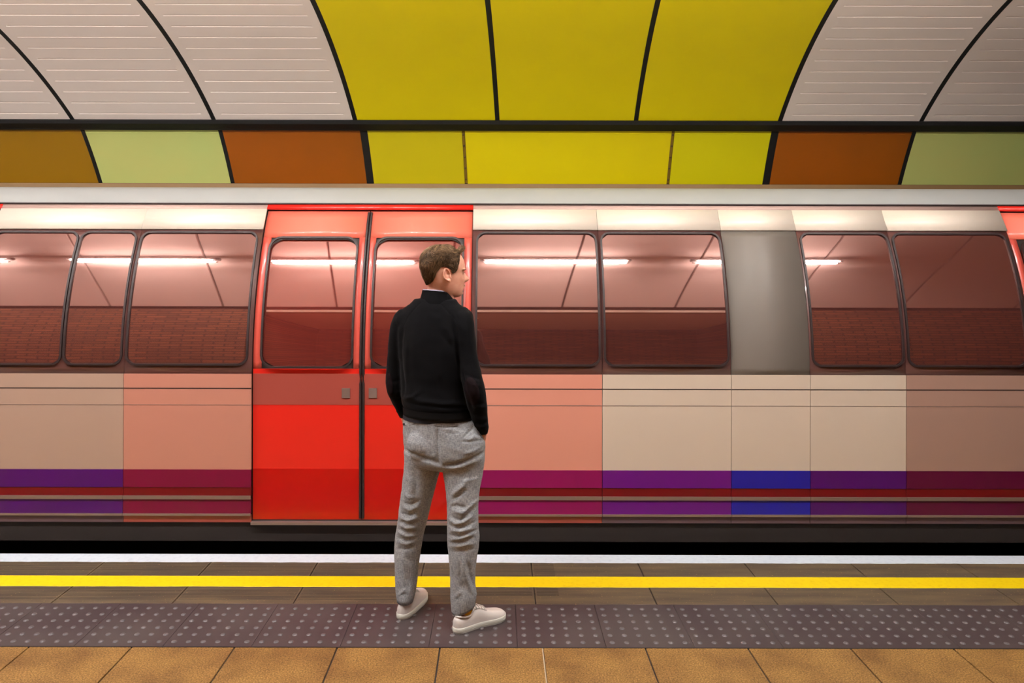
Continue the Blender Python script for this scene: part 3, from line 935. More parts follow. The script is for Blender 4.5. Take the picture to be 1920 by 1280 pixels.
# nose
ring = []
for (y, f0, f1, w_) in ((506, .098, .1155, .006), (511, .098, .117, .0068), (516, .098, .1245, .0085), (520, .098,   .1345, .0105), (523, .098, .1405, .0130), (526, .098, .138, .0155), (528.5, .098, .127, .0145), (530, .098, .118, .010)):
    z = hz(y)
    ring.append([tuple(HP(f0 + (f1-f0)*max(0, math.cos(a))**.9 if math.cos(a) > 0 else f0 + .01*math.cos(a), w_*math.sin(a)*(1.25 if math.cos(a) < .5 else 1), z)) for a in [2*math.pi*k/16 for k in range(16)]])
b.loft(ring[::-1])
ellipsoid(b, HP(.1125, 0, hz(535.3)), .0065, .019, .0034, basis=HB)      # lips
ellipsoid(b, HP(.1095, 0, hz(538.9)), .0068, .017, .0040, basis=HB)
ellipsoid(b, HP(.0955, 0, hz(549.5)), .0125, .018, .012, basis=HB)         # chin
for s in (-1, 1):
    ellipsoid(b, HP(.098, s*.033, hz(505)), .017, .024, .0060, basis=HB)  # brow
    ellipsoid(b, HP(.094, s*.032, hz(511.3)), .012, .0135, .0085, basis=HB)  # closed eye form
    # ear
    ez = hz(515); e0 = HP(.006, s*.073, ez)
    eb = Matrix((HF, HS*s, Vector((0, 0, 1)))).transposed()
    tilt = Matrix.Rotation(math.radians(-12), 3, 'Y')
    eb = eb @ tilt
    pts = []; rr2 = []
    for k in range(17):
        a = math.radians(-40 + 290 * k / 16)           # open at the front
        fx = .0175*math.cos(a) - .003; zz = .031*math.sin(a)
        out_ = .010 + .010*(1 - math.cos(a))/2
        if zz < -.012: fx += (abs(zz) - .012)*.55
        pts.append(e0 + eb @ Vector((fx, out_, zz))); rr2.append(.0046 - .0006*math.sin(a))
    b.tube(pts, rr2, 8)
    ellipsoid(b, e0 + eb @ Vector((-.003, .006, 0)), .0150, .0055, .025, basis=eb)
    ellipsoid(b, e0 + eb @ Vector((.004, .012, -.029)), .0085, .0048, .0095, basis=eb)   # lobe
    ellipsoid(b, e0 + eb @ Vector((.013, .011, -.006)), .0045, .0045, .0075, basis=eb)    # tragus
# neck
neck = []
for (y, xc, rx, ry, d) in ((522, 824, .052, .056, 3.66), (532, 824.5, .055, .058, 3.665), (542, 823, .057, .060, 3.668), (552, 820, .061, .064, 3.67), (566, 818, .078, .07, 3.675)):
    neck.append(hring((xc-VX)*d/F, d, hz(y), rx, ry, -.1))
b.loft(neck[::-1])
b.tube([HP(-.010, -.057, hz(527)), HP(.018, -.050, hz(545)), HP(.045, -.030, hz(560))], [.012, .0105, .0115], 10)  # neck muscle
SK = .016
def sh(sec, dy=0): return [(y, xl, xr, d, rd) for (y, xl, xr, d, rd) in sec]
lofty(b, [t for t in torso if t[0] >= 563], SH, SK); lofty(b, hips, SH, SK)
lofty(b, [(568, 766, 862, 3.67, .07)] + [t for t in torso if 577 <= t[0] <= 655], SH, SK)
lofty(b, larm[:-1], 0, .014); lofty(b, rarm[:-2], 0, .013)
lofty(b, lleg, -.1, .018); lofty(b, rleg, -.1, .018)
# knee to foot inside the shoes
b.tube([WP(762, 1118, 3.695), WP(761, 1140, 3.70), WP(778, 1134, 3.79)], [.030, .027, .022], 12)
b.tube([WP(871, 1140, 3.56), WP(871, 1162, 3.565), WP(905, 1158, 3.60)], [.030, .027, .022], 12)
# right wrist, hand and fingers going into the pocket
def chain(pts, rs, n=10): b.tube([Vector(p) for p in pts], rs, n)
wr = WP(903.5, 803, 3.605); pm = WP(901, 822, 3.625)
chain([WP(901, 790, 3.60), wr, WP(904, 812, 3.612), pm], [.027, .024, .026, .030])
for i, (dx, dy, ln) in enumerate(((-10.5, 0, 22), (-4.5, 2, 26), (1.0, 1.5, 24), (6, -1, 19))):
    p0 = WP(901 + dx*.7, 824 + dy*.4, 3.632 + .003*i); p1 = WP(900.5 + dx, 824 + ln*.45, 3.655); p2 = WP(903 + dx, 824 + ln*.75, 3.685); p3 = WP(901 + dx, 824 + ln*.92, 3.705)
    chain([p0, p1, p2, p3], [.0095, .0088, .0082, .007], 8)
chain([WP(897, 811, 3.60), WP(890.5, 821, 3.615), WP(888.5, 831, 3.64), WP(888, 838, 3.66)], [.011, .0105, .0095, .0075], 8)    # thumb
# left hand into the other pocket
chain([WP(757, 768, 3.81), WP(762, 784, 3.825), WP(770, 800, 3.82)], [.028, .026, .032])
for i, (dx, ln) in enumerate(((-9, 19), (-3, 24), (3, 26), (9, 21))):
    chain([WP(771 + dx*.6, 803, 3.82), WP(773 + dx, 803 + ln*.5, 3.81), WP(776 + dx, 803 + ln*.9, 3.79)], [.0095, .0085, .007], 8)
chain([WP(776, 792, 3.81), WP(786, 800, 3.80), WP(792, 808, 3.79)], [.011, .010, .008], 8)

def skin_material():
    m = mat('skin', (226, 166, 140), .5, noise=(24, (212, 146, 122), .42, .72), bump=(300, .12, .0006))
    p = m.node_tree.nodes['Principled BSDF']
    p.inputs['Subsurface Weight'].default_value = .12
    p.inputs['Subsurface Radius'].default_value = (.012, .005, .003)
    return m
M_skin = skin_material()
me, co, no = remeshed(b, 'body', .0034, 2)
# eye sockets, nostril, mouth corner: pressed in
def press(c, r, amt):
    global co
    d = np.linalg.norm(co - np.array(c), axis=1)
    co = co - no * (amt * np.exp(-(d/r)**2))[:, None]
for s in (-1, 1):
    press(HP(.104, s*.016, hz(509.5)), .010, .006)
    press(HP(.100, s*.045, hz(508)), .010, .0035)
    press(HP(.112, s*.021, hz(536.8)), .006, .003)
    press(HP(.095, s*.038, hz(534)), .016, .004)
    press(HP(.010, s*.088, hz(514)), .008, .0065)
press(HP(.117, 0, hz(537.0)), .0035, .0018)
press(HP(.112, 0, hz(543)), .007, .003)
body = finish(me, co, 'body', M_skin, man)

# eyes: lids' dark line and brows (parts with their own look)
M_lash = mat('lash_brown', (60, 38, 26), .7)
for s in (-1, 1):
    pts = [HP(.1075 - .006*abs(t), s*(.032 + .013*t), hz(511.3) - .001*(1 - t*t)) for t in (-1, -.5, 0, .5, 1)]
    MB().tube(pts, .0012, 6).build('eyelashes', M_lash, man, loc=TM)
    rr3 = MB()
    for q in range(26):
        t = -1 + 2*q/25
        p0 = HP(.1155 - .010*(t*.5+.5)**1.5, s*(.032 + .021*t), hz(504.4) + .002*(1 - t*t))
        rr3.tube([p0, p0 + HS*s*.006 + Vector((0, 0, .003 - .004*(t*.5+.5))) - HF*.001*t], [.0009, .0003], 4)
    rr3.build('eyebrow', M_lash, man, loc=TM)['label'] = 'thin light brown eyebrow'

# ---------- hair
def hair_material():
    m = mat('brown_hair', (84, 60, 40), .5)
    nt = m.node_tree; p = nt.nodes['Principled BSDF']
    at = add_node(m, 'ShaderNodeAttribute'); at.attribute_name = 'tone'
    nt.links.new(at.outputs['Color'], p.inputs['Base Color'])
    p.inputs['Roughness'].default_value = .5; p.inputs['Specular IOR Level'].default_value = .3
    return m
M_hair = hair_material()
TOPZ = hz(459.5)
def hairline(th):                      # th 0 = forehead, 180 = nape; returns picture row where the hair ends
    t = abs(th)
    tab = [(0, 474), (20, 475), (38, 478), (50, 485), (60, 497), (68, 510), (76, 513), (82, 505), (90, 500), (102, 501), (112, 508), (122, 519), (135, 527), (150, 532), (165, 534), (180, 534.5)]
    for (a, ya), (b2, yb) in zip(tab[:-1], tab[1:]):
        if t <= b2: return ya + (yb-ya)*(t-a)/(b2-a)
    return 534
def skull(th, y, off):
    """point on the head at angle th (degrees from the face) and picture row y, pushed out by off"""
    for i in range(len(head_rows)-1):
        if head_rows[i+1][0] >= y: break
    a, b2 = head_rows[i], head_rows[i+1]; t = min(max((y - a[0])/(b2[0]-a[0]), 0), 1)
    r = [a[j]+(b2[j]-a[j])*t for j in range(5)]
    if y > 524:                        # nape follows the neck
        k = min(1, (y-524)/20); r[2] = r[2]*(1-k) + (-.066)*k if y > 524 else r[2]; r[3] = r[3]*(1-k) + .060*k
        r[2] = min(r[2], -.066 - .014*(1-k))
    fc = r[1]*.42 + r[2]*.58
    c, s = math.cos(math.radians(th)), math.sin(math.radians(th))
    ext = (r[1]-fc) if c > 0 else (fc-r[2])
    f = fc + math.copysign(abs(c)**(r[4] if c > 0 else .95), c)*(ext+off)
    ss = math.copysign(abs(s)**.92, s)*(r[3]+off)
    return f, ss
def hair_pt(th, u, lift=0.0):
    """u 0 = hairline, 1 = crown"""
    yl = hairline(th)
    # volume of the hair: thicker on top, thin at the nape and temples
    y = yl + (459.0 - yl) * (1 - (1-u)**1.0)
    thick_ = .0035 + .0125 * min(1, u*2.2) * (1 if abs(th) > 60 else .9)
    if abs(th) > 120: thick_ *= 1.05
    ys = max(y, 464.2)
    f, s = skull(th, ys, thick_ + lift)
    # close over the crown as a dome
    if u > .62:
        q = (u - .62)/.38
        fb, sb = skull(th, max(yl + (459.0-yl)*.62, 464.2), thick_ + lift)
        cxf, cxs = .004, 0.0
        k = math.cos(q*math.pi/2)
        f = cxf + (fb - cxf)*k; s = cxs + (sb - cxs)*k
        z62 = hz(yl + (459.0-yl)*.62); z = z62 + (TOPZ + .002 + lift - z62)*math.sin(q*math.pi/2)
    else:
        z = hz(y)
    return HP(f, s, z)
hv = []; NT, NU = 120, 34
for i in range(NU + 1):
    u = min(i / NU, .9999) if i < NU else 1
    row = []
    for k in range(NT):
        th = -180 + 360*k/NT
        n_ = mnoise.noise(Vector((th*.075 + 3, u*3.2, 1.3)))*.0045 + mnoise.noise(Vector((th*.2, u*5.5, 7.3)))*.0022
        row.append(tuple(hair_pt(th, u, n_*min(1, u*5) - .001)))
    hv.append(row)
hm = MB(); hm.grid(hv, closed=True)
hair = hm.build('hair', M_hair, man, smooth=True, loc=TM)
rng = random.Random(8)
st = MB(); tones = []
def tone(u, th):
    base = [(86, 66, 46), (64, 48, 34), (106, 82, 58), (138, 108, 78), (176, 142, 104)]
    wts = [3, 3, 3, 1.5 + 2*u, .5 + 1.8*u]
    return lin(rng.choices(base, wts)[0])
def strand(pts, r):
    n0 = len(st.v); st.tube(pts, [r*(1 - .85*i/(len(pts)-1)) for i in range(len(pts))], 3, cap=False); return len(st.v) - n0
for q in range(9500):
    th = rng.uniform(-180, 180); u = rng.random()**.8
    if u > .97: continue
    L = rng.uniform(.020, .042) * (1.0 if u > .4 else .55 + u)
    clump = mnoise.noise(Vector((th*.06, u*4, 3.0)))
    # direction in (th, u): down towards the hairline, forward on top
    pts = []
    tt, uu = th, u
    steps = 6
    for k in range(steps):
        lf = -.001 + .0055*math.sin(k/(steps-1)*2.2)*(.4 + .6*min(1, u*2)) + max(0, clump)*.003*k/steps
        pts.append(hair_pt(tt, max(min(uu, .999), 0), lf))
        if u > .55:
            # swept forward and to his right over the top
            uu -= (.032 if abs(th) < 90 else .02) * L/.03
            tt += (-1 if tt > 0 else 1) * 3.0 * (1 + clump*2) if abs(th) < 150 else clump*8
        else:
            uu -= .030 * L/.03; tt += (2.2 if th > 0 else -2.2)*(.6 if abs(th) > 60 else -.5) + clump*3
        if uu < -.04: break
        uu = max(uu, .0)
    if len(pts) < 3: continue
    n = strand(pts, rng.uniform(.0007, .0011)); tones += [tone(u, th)]*n
# the lifted quiff over the forehead
for q in range(420):
    th = rng.uniform(-34, 34); u0 = rng.uniform(.02, .34)
    p = hair_pt(th, u0, -.001)
    out = (HF*1.0 + HS*math.sin(math.radians(th))*.5).normalized()
    L = rng.uniform(.024, .042)
    up_ = rng.uniform(.5, 1.15); pts = [p]
    cur = p.copy(); d_ = (out*.9 + Vector((0, 0, .25)))
    for k in range(5):
        d_ = (d_ + Vector((0, 0, up_*.32)) + HS*rng.uniform(-.12, .12)).normalized(); cur = cur + d_*L/5; pts.append(cur.copy())
    n = strand(pts, rng.uniform(.0007, .0011)); tones += [tone(.9, 0)]*n
so = st.build('hair_strands', M_hair, hair, smooth=True, loc=TM); so['kind'] = 'stuff'
ca = so.data.color_attributes.new('tone', 'FLOAT_COLOR', 'POINT')
ca.data.foreach_set('color', np.array(tones, dtype=np.float32).reshape(-1))
cb = hair.data.color_attributes.new('tone', 'FLOAT_COLOR', 'POINT')
cb.data.foreach_set('color', np.array([lin((74, 56, 40))]*len(hair.data.vertices), dtype=np.float32).reshape(-1))

# ---------- jumper
def knit_material():
    m = mat('black_knit', (6, 6, 9), .9, bump=(420, .35, .0012))
    p = m.node_tree.nodes['Principled BSDF']
    p.inputs['Sheen Weight'].default_value = .025; p.inputs['Sheen Roughness'].default_value = .45
    p.inputs['Specular IOR Level'].default_value = .12
    return m
M_knit = knit_material()
M_rib = mat('black_ribbing', (5, 5, 7), .85, spec=.2)
M_patch = mat('suede_elbow_patch', (26, 18, 21), .95, bump=(160, .4, .0015), spec=.1)
b = MB()
lofty(b, [t for t in torso if t[0] >= 563], SH); 
lofty(b, [(560, 776, 856, 3.665, .064)] + [t for t in torso if 563 < t[0] <= 625], SH)
lofty(b, larm, 0); lofty(b, rarm, 0)
# shoulder caps
ellipsoid(b, WP(759, 601, 3.725), .052, .070, .052); ellipsoid(b, WP(868, 598, 3.635), .052, .070, .054)
me, co, no = remeshed(b, 'jumper', .0055, 5)
sx, sy = screen(co)
def N3(co, s, o=0.0):
    return np.array([mnoise.noise(Vector((c[0]*s[0]+o, c[1]*s[1], c[2]*s[2]))) for c in co])
disp = N3(co, (9, 9, 5)) * .0045 + N3(co, (16, 16, 24), 5) * .0022
back = np.clip(-no[:, 1]*1.6 + .15, 0, 1)
J = [ # (points, width px, height m)
 ([(770, 735), (768, 745), (790, 752), (830, 757), (870, 757)], 5.0, .006),
 ([(756, 742), (764, 747), (778, 742), (786, 735)], 3.6, .007),
 ([(757, 752), (790, 760), (840, 764), (880, 764)], 2.2, -.004),
 ([(847, 596), (852, 625), (856, 660), (860, 690)], 3.6, -.009),
 ([(858, 598), (866, 618), (864, 650)], 4.5, .004),
 ([(835, 612), (846, 630), (850, 640)], 5.0, .005), ([(826, 625), (842, 645), (850, 655)], 4.0, -.003),
 ([(756, 610), (752, 640), (752, 680), (757, 715), (758, 745)], 3.2, -.008),
 ([(764, 640), (762, 680), (764, 715)], 3.5, .003),
 ([(816, 650), (820, 690), (826, 730)], 5.0, -.002), ([(780, 600), (776, 650), (780, 700)], 6, .002),
 ([(800, 590), (830, 600)], 6, .002),
 ([(866, 694), (874, 730), (886, 770)], 3.0, -.009),
 ([(870, 700), (888, 708), (904, 712)], 3.2, -.003), ([(872, 712), (890, 722), (908, 726)], 3.4, .003),
 ([(884, 752), (898, 757), (912, 756)], 2.6, -.003), ([(886, 760), (900, 764), (914, 762)], 2.6, .003),
 ([(888, 775), (902, 780), (914, 778)], 2.4, -.003), ([(890, 783), (904, 787), (915, 785)], 2.4, .0035),
 ([(888, 797), (900, 800), (917, 797)], 2.4, .0045), ([(890, 791), (903, 794), (916, 791)], 1.6, -.004),
 ([(726, 712), (738, 716), (752, 712)], 3.0, -.003), ([(730, 735), (742, 738), (754, 732)], 3.0, .0035), ([(734, 746), (746, 750), (758, 744)], 2.6, -.003),
]
for pts, wd, h in J: disp += seg_field(sx, sy, pts, wd) * h * back
# raised seams of the raglan sleeves
for pts in ([(822, 566), (836, 580), (852, 597), (862, 614)], [(792, 566), (776, 580), (764, 596), (757, 612)]):
    disp += seg_field(sx, sy, pts, .9) * -.0022 * back
co2 = co + no * disp[:, None]
# the lowest band is fine ribbing
jumper = finish(me, co2, 'jumper', M_knit, man)
jumper['label'] = 'black knitted jumper with a stand collar and elbow patches'
def band(secs, name, sh_, grow, m, parent, ribs=0, p=.92, n=160, amp=.0003):
    rows = []
    for (y, xl, xr, d, rd) in secs:
        a = WP(xl, y, d); bb = WP(xr, y, d)
        r = hring((a.x+bb.x)/2, d, a.z, (bb.x-a.x)/2 + grow, rd + grow, sh_, p, n)
        if ribs:
            cxx, cyy = (a.x+bb.x)/2, d
            r = [(q[0] + (q[0]-cxx)*amp/.08*(1 if (k//1) % 2 else -1), q[1] + (q[1]-cyy)*amp/.08*(1 if k % 2 else -1), q[2]) for k, q in enumerate(r)]
        if name == 'trouser_cuff': r = [(q[0], q[1], hemtilt(*q)) for q in r]
        rows.append(r)
    return MB().grid(rows, closed=True).build(name, m, parent, smooth=True, loc=TM)
band([(764, 755.5, 881.5, 3.68, .129), (768, 756, 882, 3.68, .128), (774, 756.5, 883.5, 3.68, .128), (778.5, 757, 884.5, 3.68, .1275), (779.5, 758, 884, 3.68, .122), (772, 758, 882, 3.68, .120)], 'hem', SH, .0045, M_rib, jumper, 1)
band([(803, 892.5, 916.5, 3.60, .036), (808, 895, 915.5, 3.606, .033), (812, 897, 914.5, 3.61, .031), (812.5, 898.5, 913.5, 3.61, .028), (806, 896, 914, 3.60, .028)], 'cuff', 0, .0012, M_rib, jumper, 1, n=60)
band([(770, 744, 766, 3.815, .039), (777, 748, 769, 3.826, .036), (782, 750.5, 771, 3.832, .034), (782.5, 752, 770, 3.832, .03), (775, 750, 768, 3.82, .03)], 'cuff', 0, .0012, M_rib, jumper, 1, n=60)
# stand collar with its open top, a pale shirt edge inside
def coll_ring(y0, f, grow, lean=0.0, n=72, dz=0.0):
    """ring round the neck; the rim drops towards the front right"""
    pts = []
    for k in range(n):
        a = 2*math.pi*k/n
        cxp, dd = 820.5, 3.668
        X = (.0745*f + grow) * math.cos(a); Y = (.073*f + grow) * math.sin(a)
        X += .004*math.cos(a)
        frontness = (math.cos(a - math.radians(40)) + 1)/2
        z = hz(y0) - .020*frontness**1.3*dz
        pts.append(((cxp - VX)*dd/F + X, dd + Y - .1*X, z))
    return pts
cr = []
for (y0, f, g, dz) in ((568, 1.16, 0, .2), (563, 1.13, 0, .4), (557, 1.07, 0, .7), (551, 1.01, 0, .9), (546, .975, 0, 1), (544, .965, 0, 1), (543.6, .935, 0, 1), (545, .91, 0, 1), (552, .90, 0, 1), (562, .95, 0, 1)):
    cr.append(coll_ring(y0, f, g, dz=dz))
MB().grid(cr, closed=True).build('collar', M_knit, jumper, smooth=True, loc=TM)
M_shirt = mat('pale_lilac_shirt', (196, 190, 214), .7)
cr = [coll_ring(550, .92, 0, dz=1), coll_ring(544.5, .925, 0, dz=1), coll_ring(542.4, .93, 0, dz=1), coll_ring(542.0, .915, 0, dz=1), coll_ring(543.5, .90, 0, dz=1), coll_ring(552, .89, 0, dz=1)]
MB().grid(cr, closed=True).build('shirt_collar', M_shirt, man, smooth=True, loc=TM)['label'] = 'thin pale edge of the shirt collar above the jumper'
# shirt tail showing under the hem
band([(776, 756, 886, 3.68, .122), (781, 755.2, 888, 3.68, .122), (785.5, 754.8, 870, 3.69, .121)], 'shirt_tail', SH, .0015, mat('navy_shirt_tail', (18, 18, 32), .8), man)['label'] = 'strip of dark navy shirt between jumper and trousers'
# elbow patches
def patch_on(cx_, cy_, rx_, ry_, tilt_, cols, nm):
    """an oval laid on the sleeve: projected along the view onto the jumper surface"""
    rows = []
    from mathutils.bvhtree import BVHTree
    dg = None
    bvh = patch_on.bvh
    ring = []
    for i in range(7):
        rr = i/6; row = []
        for k in range(36):
            a = 2*math.pi*k/36
            X = rx_*rr*math.cos(a); Y = ry_*rr*math.sin(a)
            px2 = cx_ + X*math.cos(tilt_) - Y*math.sin(tilt_); py2 = cy_ + X*math.sin(tilt_) + Y*math.cos(tilt_)
            o_ = Vector((0, 0, CAMZ)); t_ = WP(px2, py2, 3.6) - o_
            h = bvh.ray_cast(o_, t_.normalized())
            p = h[0] if h[0] else t_ + o_
            nn = h[1] if h[0] else Vector((0, -1, 0))
            lift_ = .0022 if rr < .97 else .0002
            row.append(tuple(p + nn*lift_))
        rows.append(row)
    return MB().grid(rows, closed=True).build(nm, M_patch, jumper, smooth=True, loc=TM)
from mathutils.bvhtree import BVHTree
patch_on.bvh = BVHTree.FromPolygons([Vector(v) for v in co2.tolist()], [tuple(p.vertices) for p in me.polygons])
patch_on(885.5, 733.5, 13.5, 27, math.radians(-13), None, 'elbow_patch')['label'] = 'dark brown suede elbow patch'
patch_on(731.5, 722, 6, 22, math.radians(-6), None, 'elbow_patch')['label'] = 'dark brown suede elbow patch'

# ---------- trousers
def linen_material():
    m = mat('grey_linen', (112, 108, 104), .85)
    nt = m.node_tree; p = nt.nodes['Principled BSDF']
    tc = add_node(m, 'ShaderNodeTexCoord')
    def nz(sc, det=2):
        mp = add_node(m, 'ShaderNodeMapping'); mp.inputs['Scale'].default_value = sc
        n = add_node(m, 'ShaderNodeTexNoise'); n.inputs['Scale'].default_value = 1; n.inputs['Detail'].default_value = det
        nt.links.new(tc.outputs['Object'], mp.inputs['Vector']); nt.links.new(mp.outputs['Vector'], n.inputs['Vector']); return n
    a = nz((420, 420, 45)); b_ = nz((70, 70, 520))
    ad = add_node(m, 'ShaderNodeMath'); ad.operation = 'ADD'
    nt.links.new(a.outputs['Fac'], ad.inputs[0]); nt.links.new(b_.outputs['Fac'], ad.inputs[1])
    r = add_node(m, 'ShaderNodeValToRGB'); r.color_ramp.elements[0].position = .38; r.color_ramp.elements[1].position = .64
    ml = add_node(m, 'ShaderNodeMath'); ml.operation = 'MULTIPLY'; ml.inputs[1].default_value = .5
    nt.links.new(ad.outputs[0], ml.inputs[0]); nt.links.new(ml.outputs[0], r.inputs['Fac'])
    r.color_ramp.elements[0].color = lin((116, 120, 126)); r.color_ramp.elements[1].color = lin((182, 186, 190))
    nt.links.new(r.outputs['Color'], p.inputs['Base Color'])
    bp = add_node(m, 'ShaderNodeBump'); bp.inputs['Strength'].default_value = .3; bp.inputs['Distance'].default_value = .001
    nt.links.new(ml.outputs[0], bp.inputs['Height']); nt.links.new(bp.outputs['Normal'], p.inputs['Normal'])
    return m
M_linen = linen_material()
b = MB()
lofty(b, hips, SH); lofty(b, lleg, -.1); lofty(b, rleg, -.1)
# seat
ellipsoid(b, WP(797, 833, 3.635), .088, .070, .090); ellipsoid(b, WP(862, 836, 3.60), .094, .072, .090)
me, co, no = remeshed(b, 'trousers', .0055, 5)
sx, sy = screen(co)
disp = N3(co, (10, 10, 7), 2) * .004 + N3(co, (22, 22, 34), 9) * .0018
back = np.clip(-no[:, 1]*1.5 + .35, 0.0, 1)
rw = random.Random(21)
T = [
 ([(757, 840), (768, 850), (790, 858), (812, 864), (826, 872)], 3.2, -.012), ([(757, 848), (775, 858), (800, 866)], 4, .003),
 ([(832, 873), (852, 871), (875, 864), (892, 857), (908, 848)], 3.0, -.012), ([(840, 880), (870, 874), (900, 862)], 4, .004),
 ([(822, 800), (820, 830), (822, 860), (827, 874)], 3.2, -.007),
 ([(865, 828), (885, 828), (908, 825)], 2.2, -.004), ([(870, 820), (884, 806), (890, 796)], 2.2, -.004), ([(878, 826), (890, 818), (898, 822)], 2.6, .004),
 ([(872, 850), (888, 846), (902, 838)], 3.0, .004),
 ([(846, 930), (858, 920), (870, 910), (876, 898)], 4.0, .006), ([(848, 938), (862, 930), (876, 916)], 3.0, -.005),
 ([(850, 892), (866, 886), (884, 884)], 3.2, -.003), ([(868, 902), (884, 900), (898, 896)], 3, .003),
 ([(846, 950), (858, 948), (872, 952)], 3.2, -.006), ([(852, 958), (868, 962), (884, 948), (896, 936)], 3.0, .007),
 ([(848, 968), (864, 976), (880, 964), (894, 950)], 2.6, -.006), ([(842, 972), (856, 982), (872, 978), (888, 966)], 2.6, .007),
 ([(842, 984), (860, 990), (880, 984), (896, 976)], 2.2, -.006), ([(846, 994), (866, 996), (888, 990)], 2.6, .007),
 ([(842, 1002), (862, 1006), (884, 998), (898, 992)], 2.2, -.007), ([(846, 1012), (868, 1008), (888, 1000)], 2.6, .0075),
 ([(844, 1018), (866, 1016), (890, 1008)], 2.0, -.006), ([(842, 1024), (864, 1024), (890, 1018)], 2.6, .005), ([(844, 1034), (866, 1034), (892, 1028)], 2.4, -.004),
 ([(868, 1045), (872, 1075), (882, 1100), (890, 1118)], 4, .006), ([(862, 1052), (864, 1080), (872, 1110)], 4, -.005), ([(878, 1050), (882, 1075), (892, 1100)], 3, -.004),
 ([(846, 1122), (858, 1116), (866, 1108)], 3, .004), ([(848, 1132), (866, 1130), (890, 1126)], 2.6, -.004),
 ([(762, 890), (770, 905), (772, 930)], 4, .004), ([(776, 885), (782, 905), (780, 930)], 4, -.004), ([(760, 925), (768, 932), (780, 932)], 4, .006),
 ([(756, 950), (770, 956), (788, 948)], 3, .006), ([(758, 942), (772, 946), (788, 938)], 2.5, -.005), ([(752, 962), (768, 966), (786, 958)], 2.4, -.006),
 ([(752, 970), (766, 976), (784, 970)], 2.4, .007), ([(750, 978), (768, 982), (788, 978)], 2.0, -.006), ([(750, 984), (764, 990), (782, 988)], 2.4, .007),
 ([(748, 992), (764, 998), (784, 996)], 2.0, -.006), ([(748, 998), (762, 1005), (780, 1004)], 2.2, .006), ([(746, 1008), (762, 1013), (784, 1008)], 2.2, -.005), ([(746, 1016), (764, 1020), (784, 1014)], 2.4, .004),
 ([(744, 1028), (760, 1030), (780, 1026)], 2.6, -.0035), ([(756, 1040), (757, 1070), (760, 1100)], 3, .004), ([(768, 1045), (768, 1080), (766, 1110)], 4, -.003),
 ([(748, 1118), (756, 1110), (762, 1104)], 3, .004),
 ([(836, 812), (850, 813), (862, 811)], 1.1, -.0025), ([(816, 799), (830, 801), (846, 801), (862, 799)], 1.0, -.003), ([(816, 803), (830, 805), (846, 805)], 1.3, .002),
 ([(784, 790), (786, 820), (790, 845)], 3, -.0015),
]
for pts, wd, h in T: disp += seg_field(sx, sy, pts, wd) * h * back
co2 = co + no * disp[:, None]
def hemtilt(X, Y, Z):
    px2 = VX + X*F/Y; py2 = VY - (Z - CAMZ)*F/Y
    if px2 < 835 or py2 < 1108: return Z
    return Z + min(1, (py2 - 1108)/28) * max(-.3, (px2 - 866)/27) * .030
co2 = np.array([(c[0], c[1], hemtilt(*c)) if c[2] < .2 else tuple(c) for c in co2])
trousers = finish(me, co2, 'trousers', M_linen, man)
trousers['label'] = 'creased grey linen trousers'
patch_on.bvh = BVHTree.FromPolygons([Vector(v) for v in co2.tolist()], [tuple(p.vertices) for p in me.polygons])
def onback(x, y, lift_=.001, d=3.6):
    o_ = Vector((0, 0, CAMZ)); t_ = WP(x, y, d) - o_
    h = patch_on.bvh.ray_cast(o_, t_.normalized())
    return (h[0] + h[1]*lift_) if h[0] else t_ + o_
M_stitch = mat('trouser_stitching', (84, 80, 78), .8)
MB().tube([onback(*p, lift_=.0004) for p in ((815, 797.5), (825, 799.5), (838, 800.5), (850, 800), (860, 798))], .0013, 6).build('pocket_welt', M_stitch, trousers, smooth=True, loc=TM)
MB().tube([onback(*p, lift_=.0006) for p in ((889, 792), (893, 801), (898, 810), (903, 819), (907, 822.5))], .0026, 6).build('pocket_edge', M_linen, trousers, smooth=True, loc=TM)
MB().tube([onback(*p, lift_=.0004) for p in ((755.5, 795), (762, 798), (770, 797), (779, 795))], .0013, 6).build('pocket_welt', M_stitch, trousers, smooth=True, loc=TM)
bp_ = onback(759, 795.5, .002)
ellipsoid(MB(), bp_, .006, .003, .007).build('button', mat('dark_button', (38, 26, 34), .4), trousers, smooth=True, loc=TM)
# wrist and back of the hand just above the pocket edge
# turned hems
def hem(sec, sh_, grow, nm):
    return band(sec, nm, sh_, grow, M_linen, trousers, 0, .92, 60)
hem([(1112, 846, 895, 3.564, .060), (1116, 845.8, 895.3, 3.563, .061), (1128, 847, 893.5, 3.56, .060), (1138, 848, 892.5, 3.56, .059), (1143, 848.5, 892, 3.56, .058), (1141, 852, 888, 3.56, .05), (1128, 853, 884, 3.56, .046)], -.1, .0015, 'trouser_cuff')
hem([(1104, 743.6, 781, 3.698, .059), (1108, 743.6, 780.5, 3.697, .0605), (1118, 745, 778, 3.692, .059), (1125, 746, 776, 3.688, .057), (1123, 750, 772, 3.69, .048), (1110, 752, 770, 3.69, .045)], -.1, .0015, 'trouser_cuff')

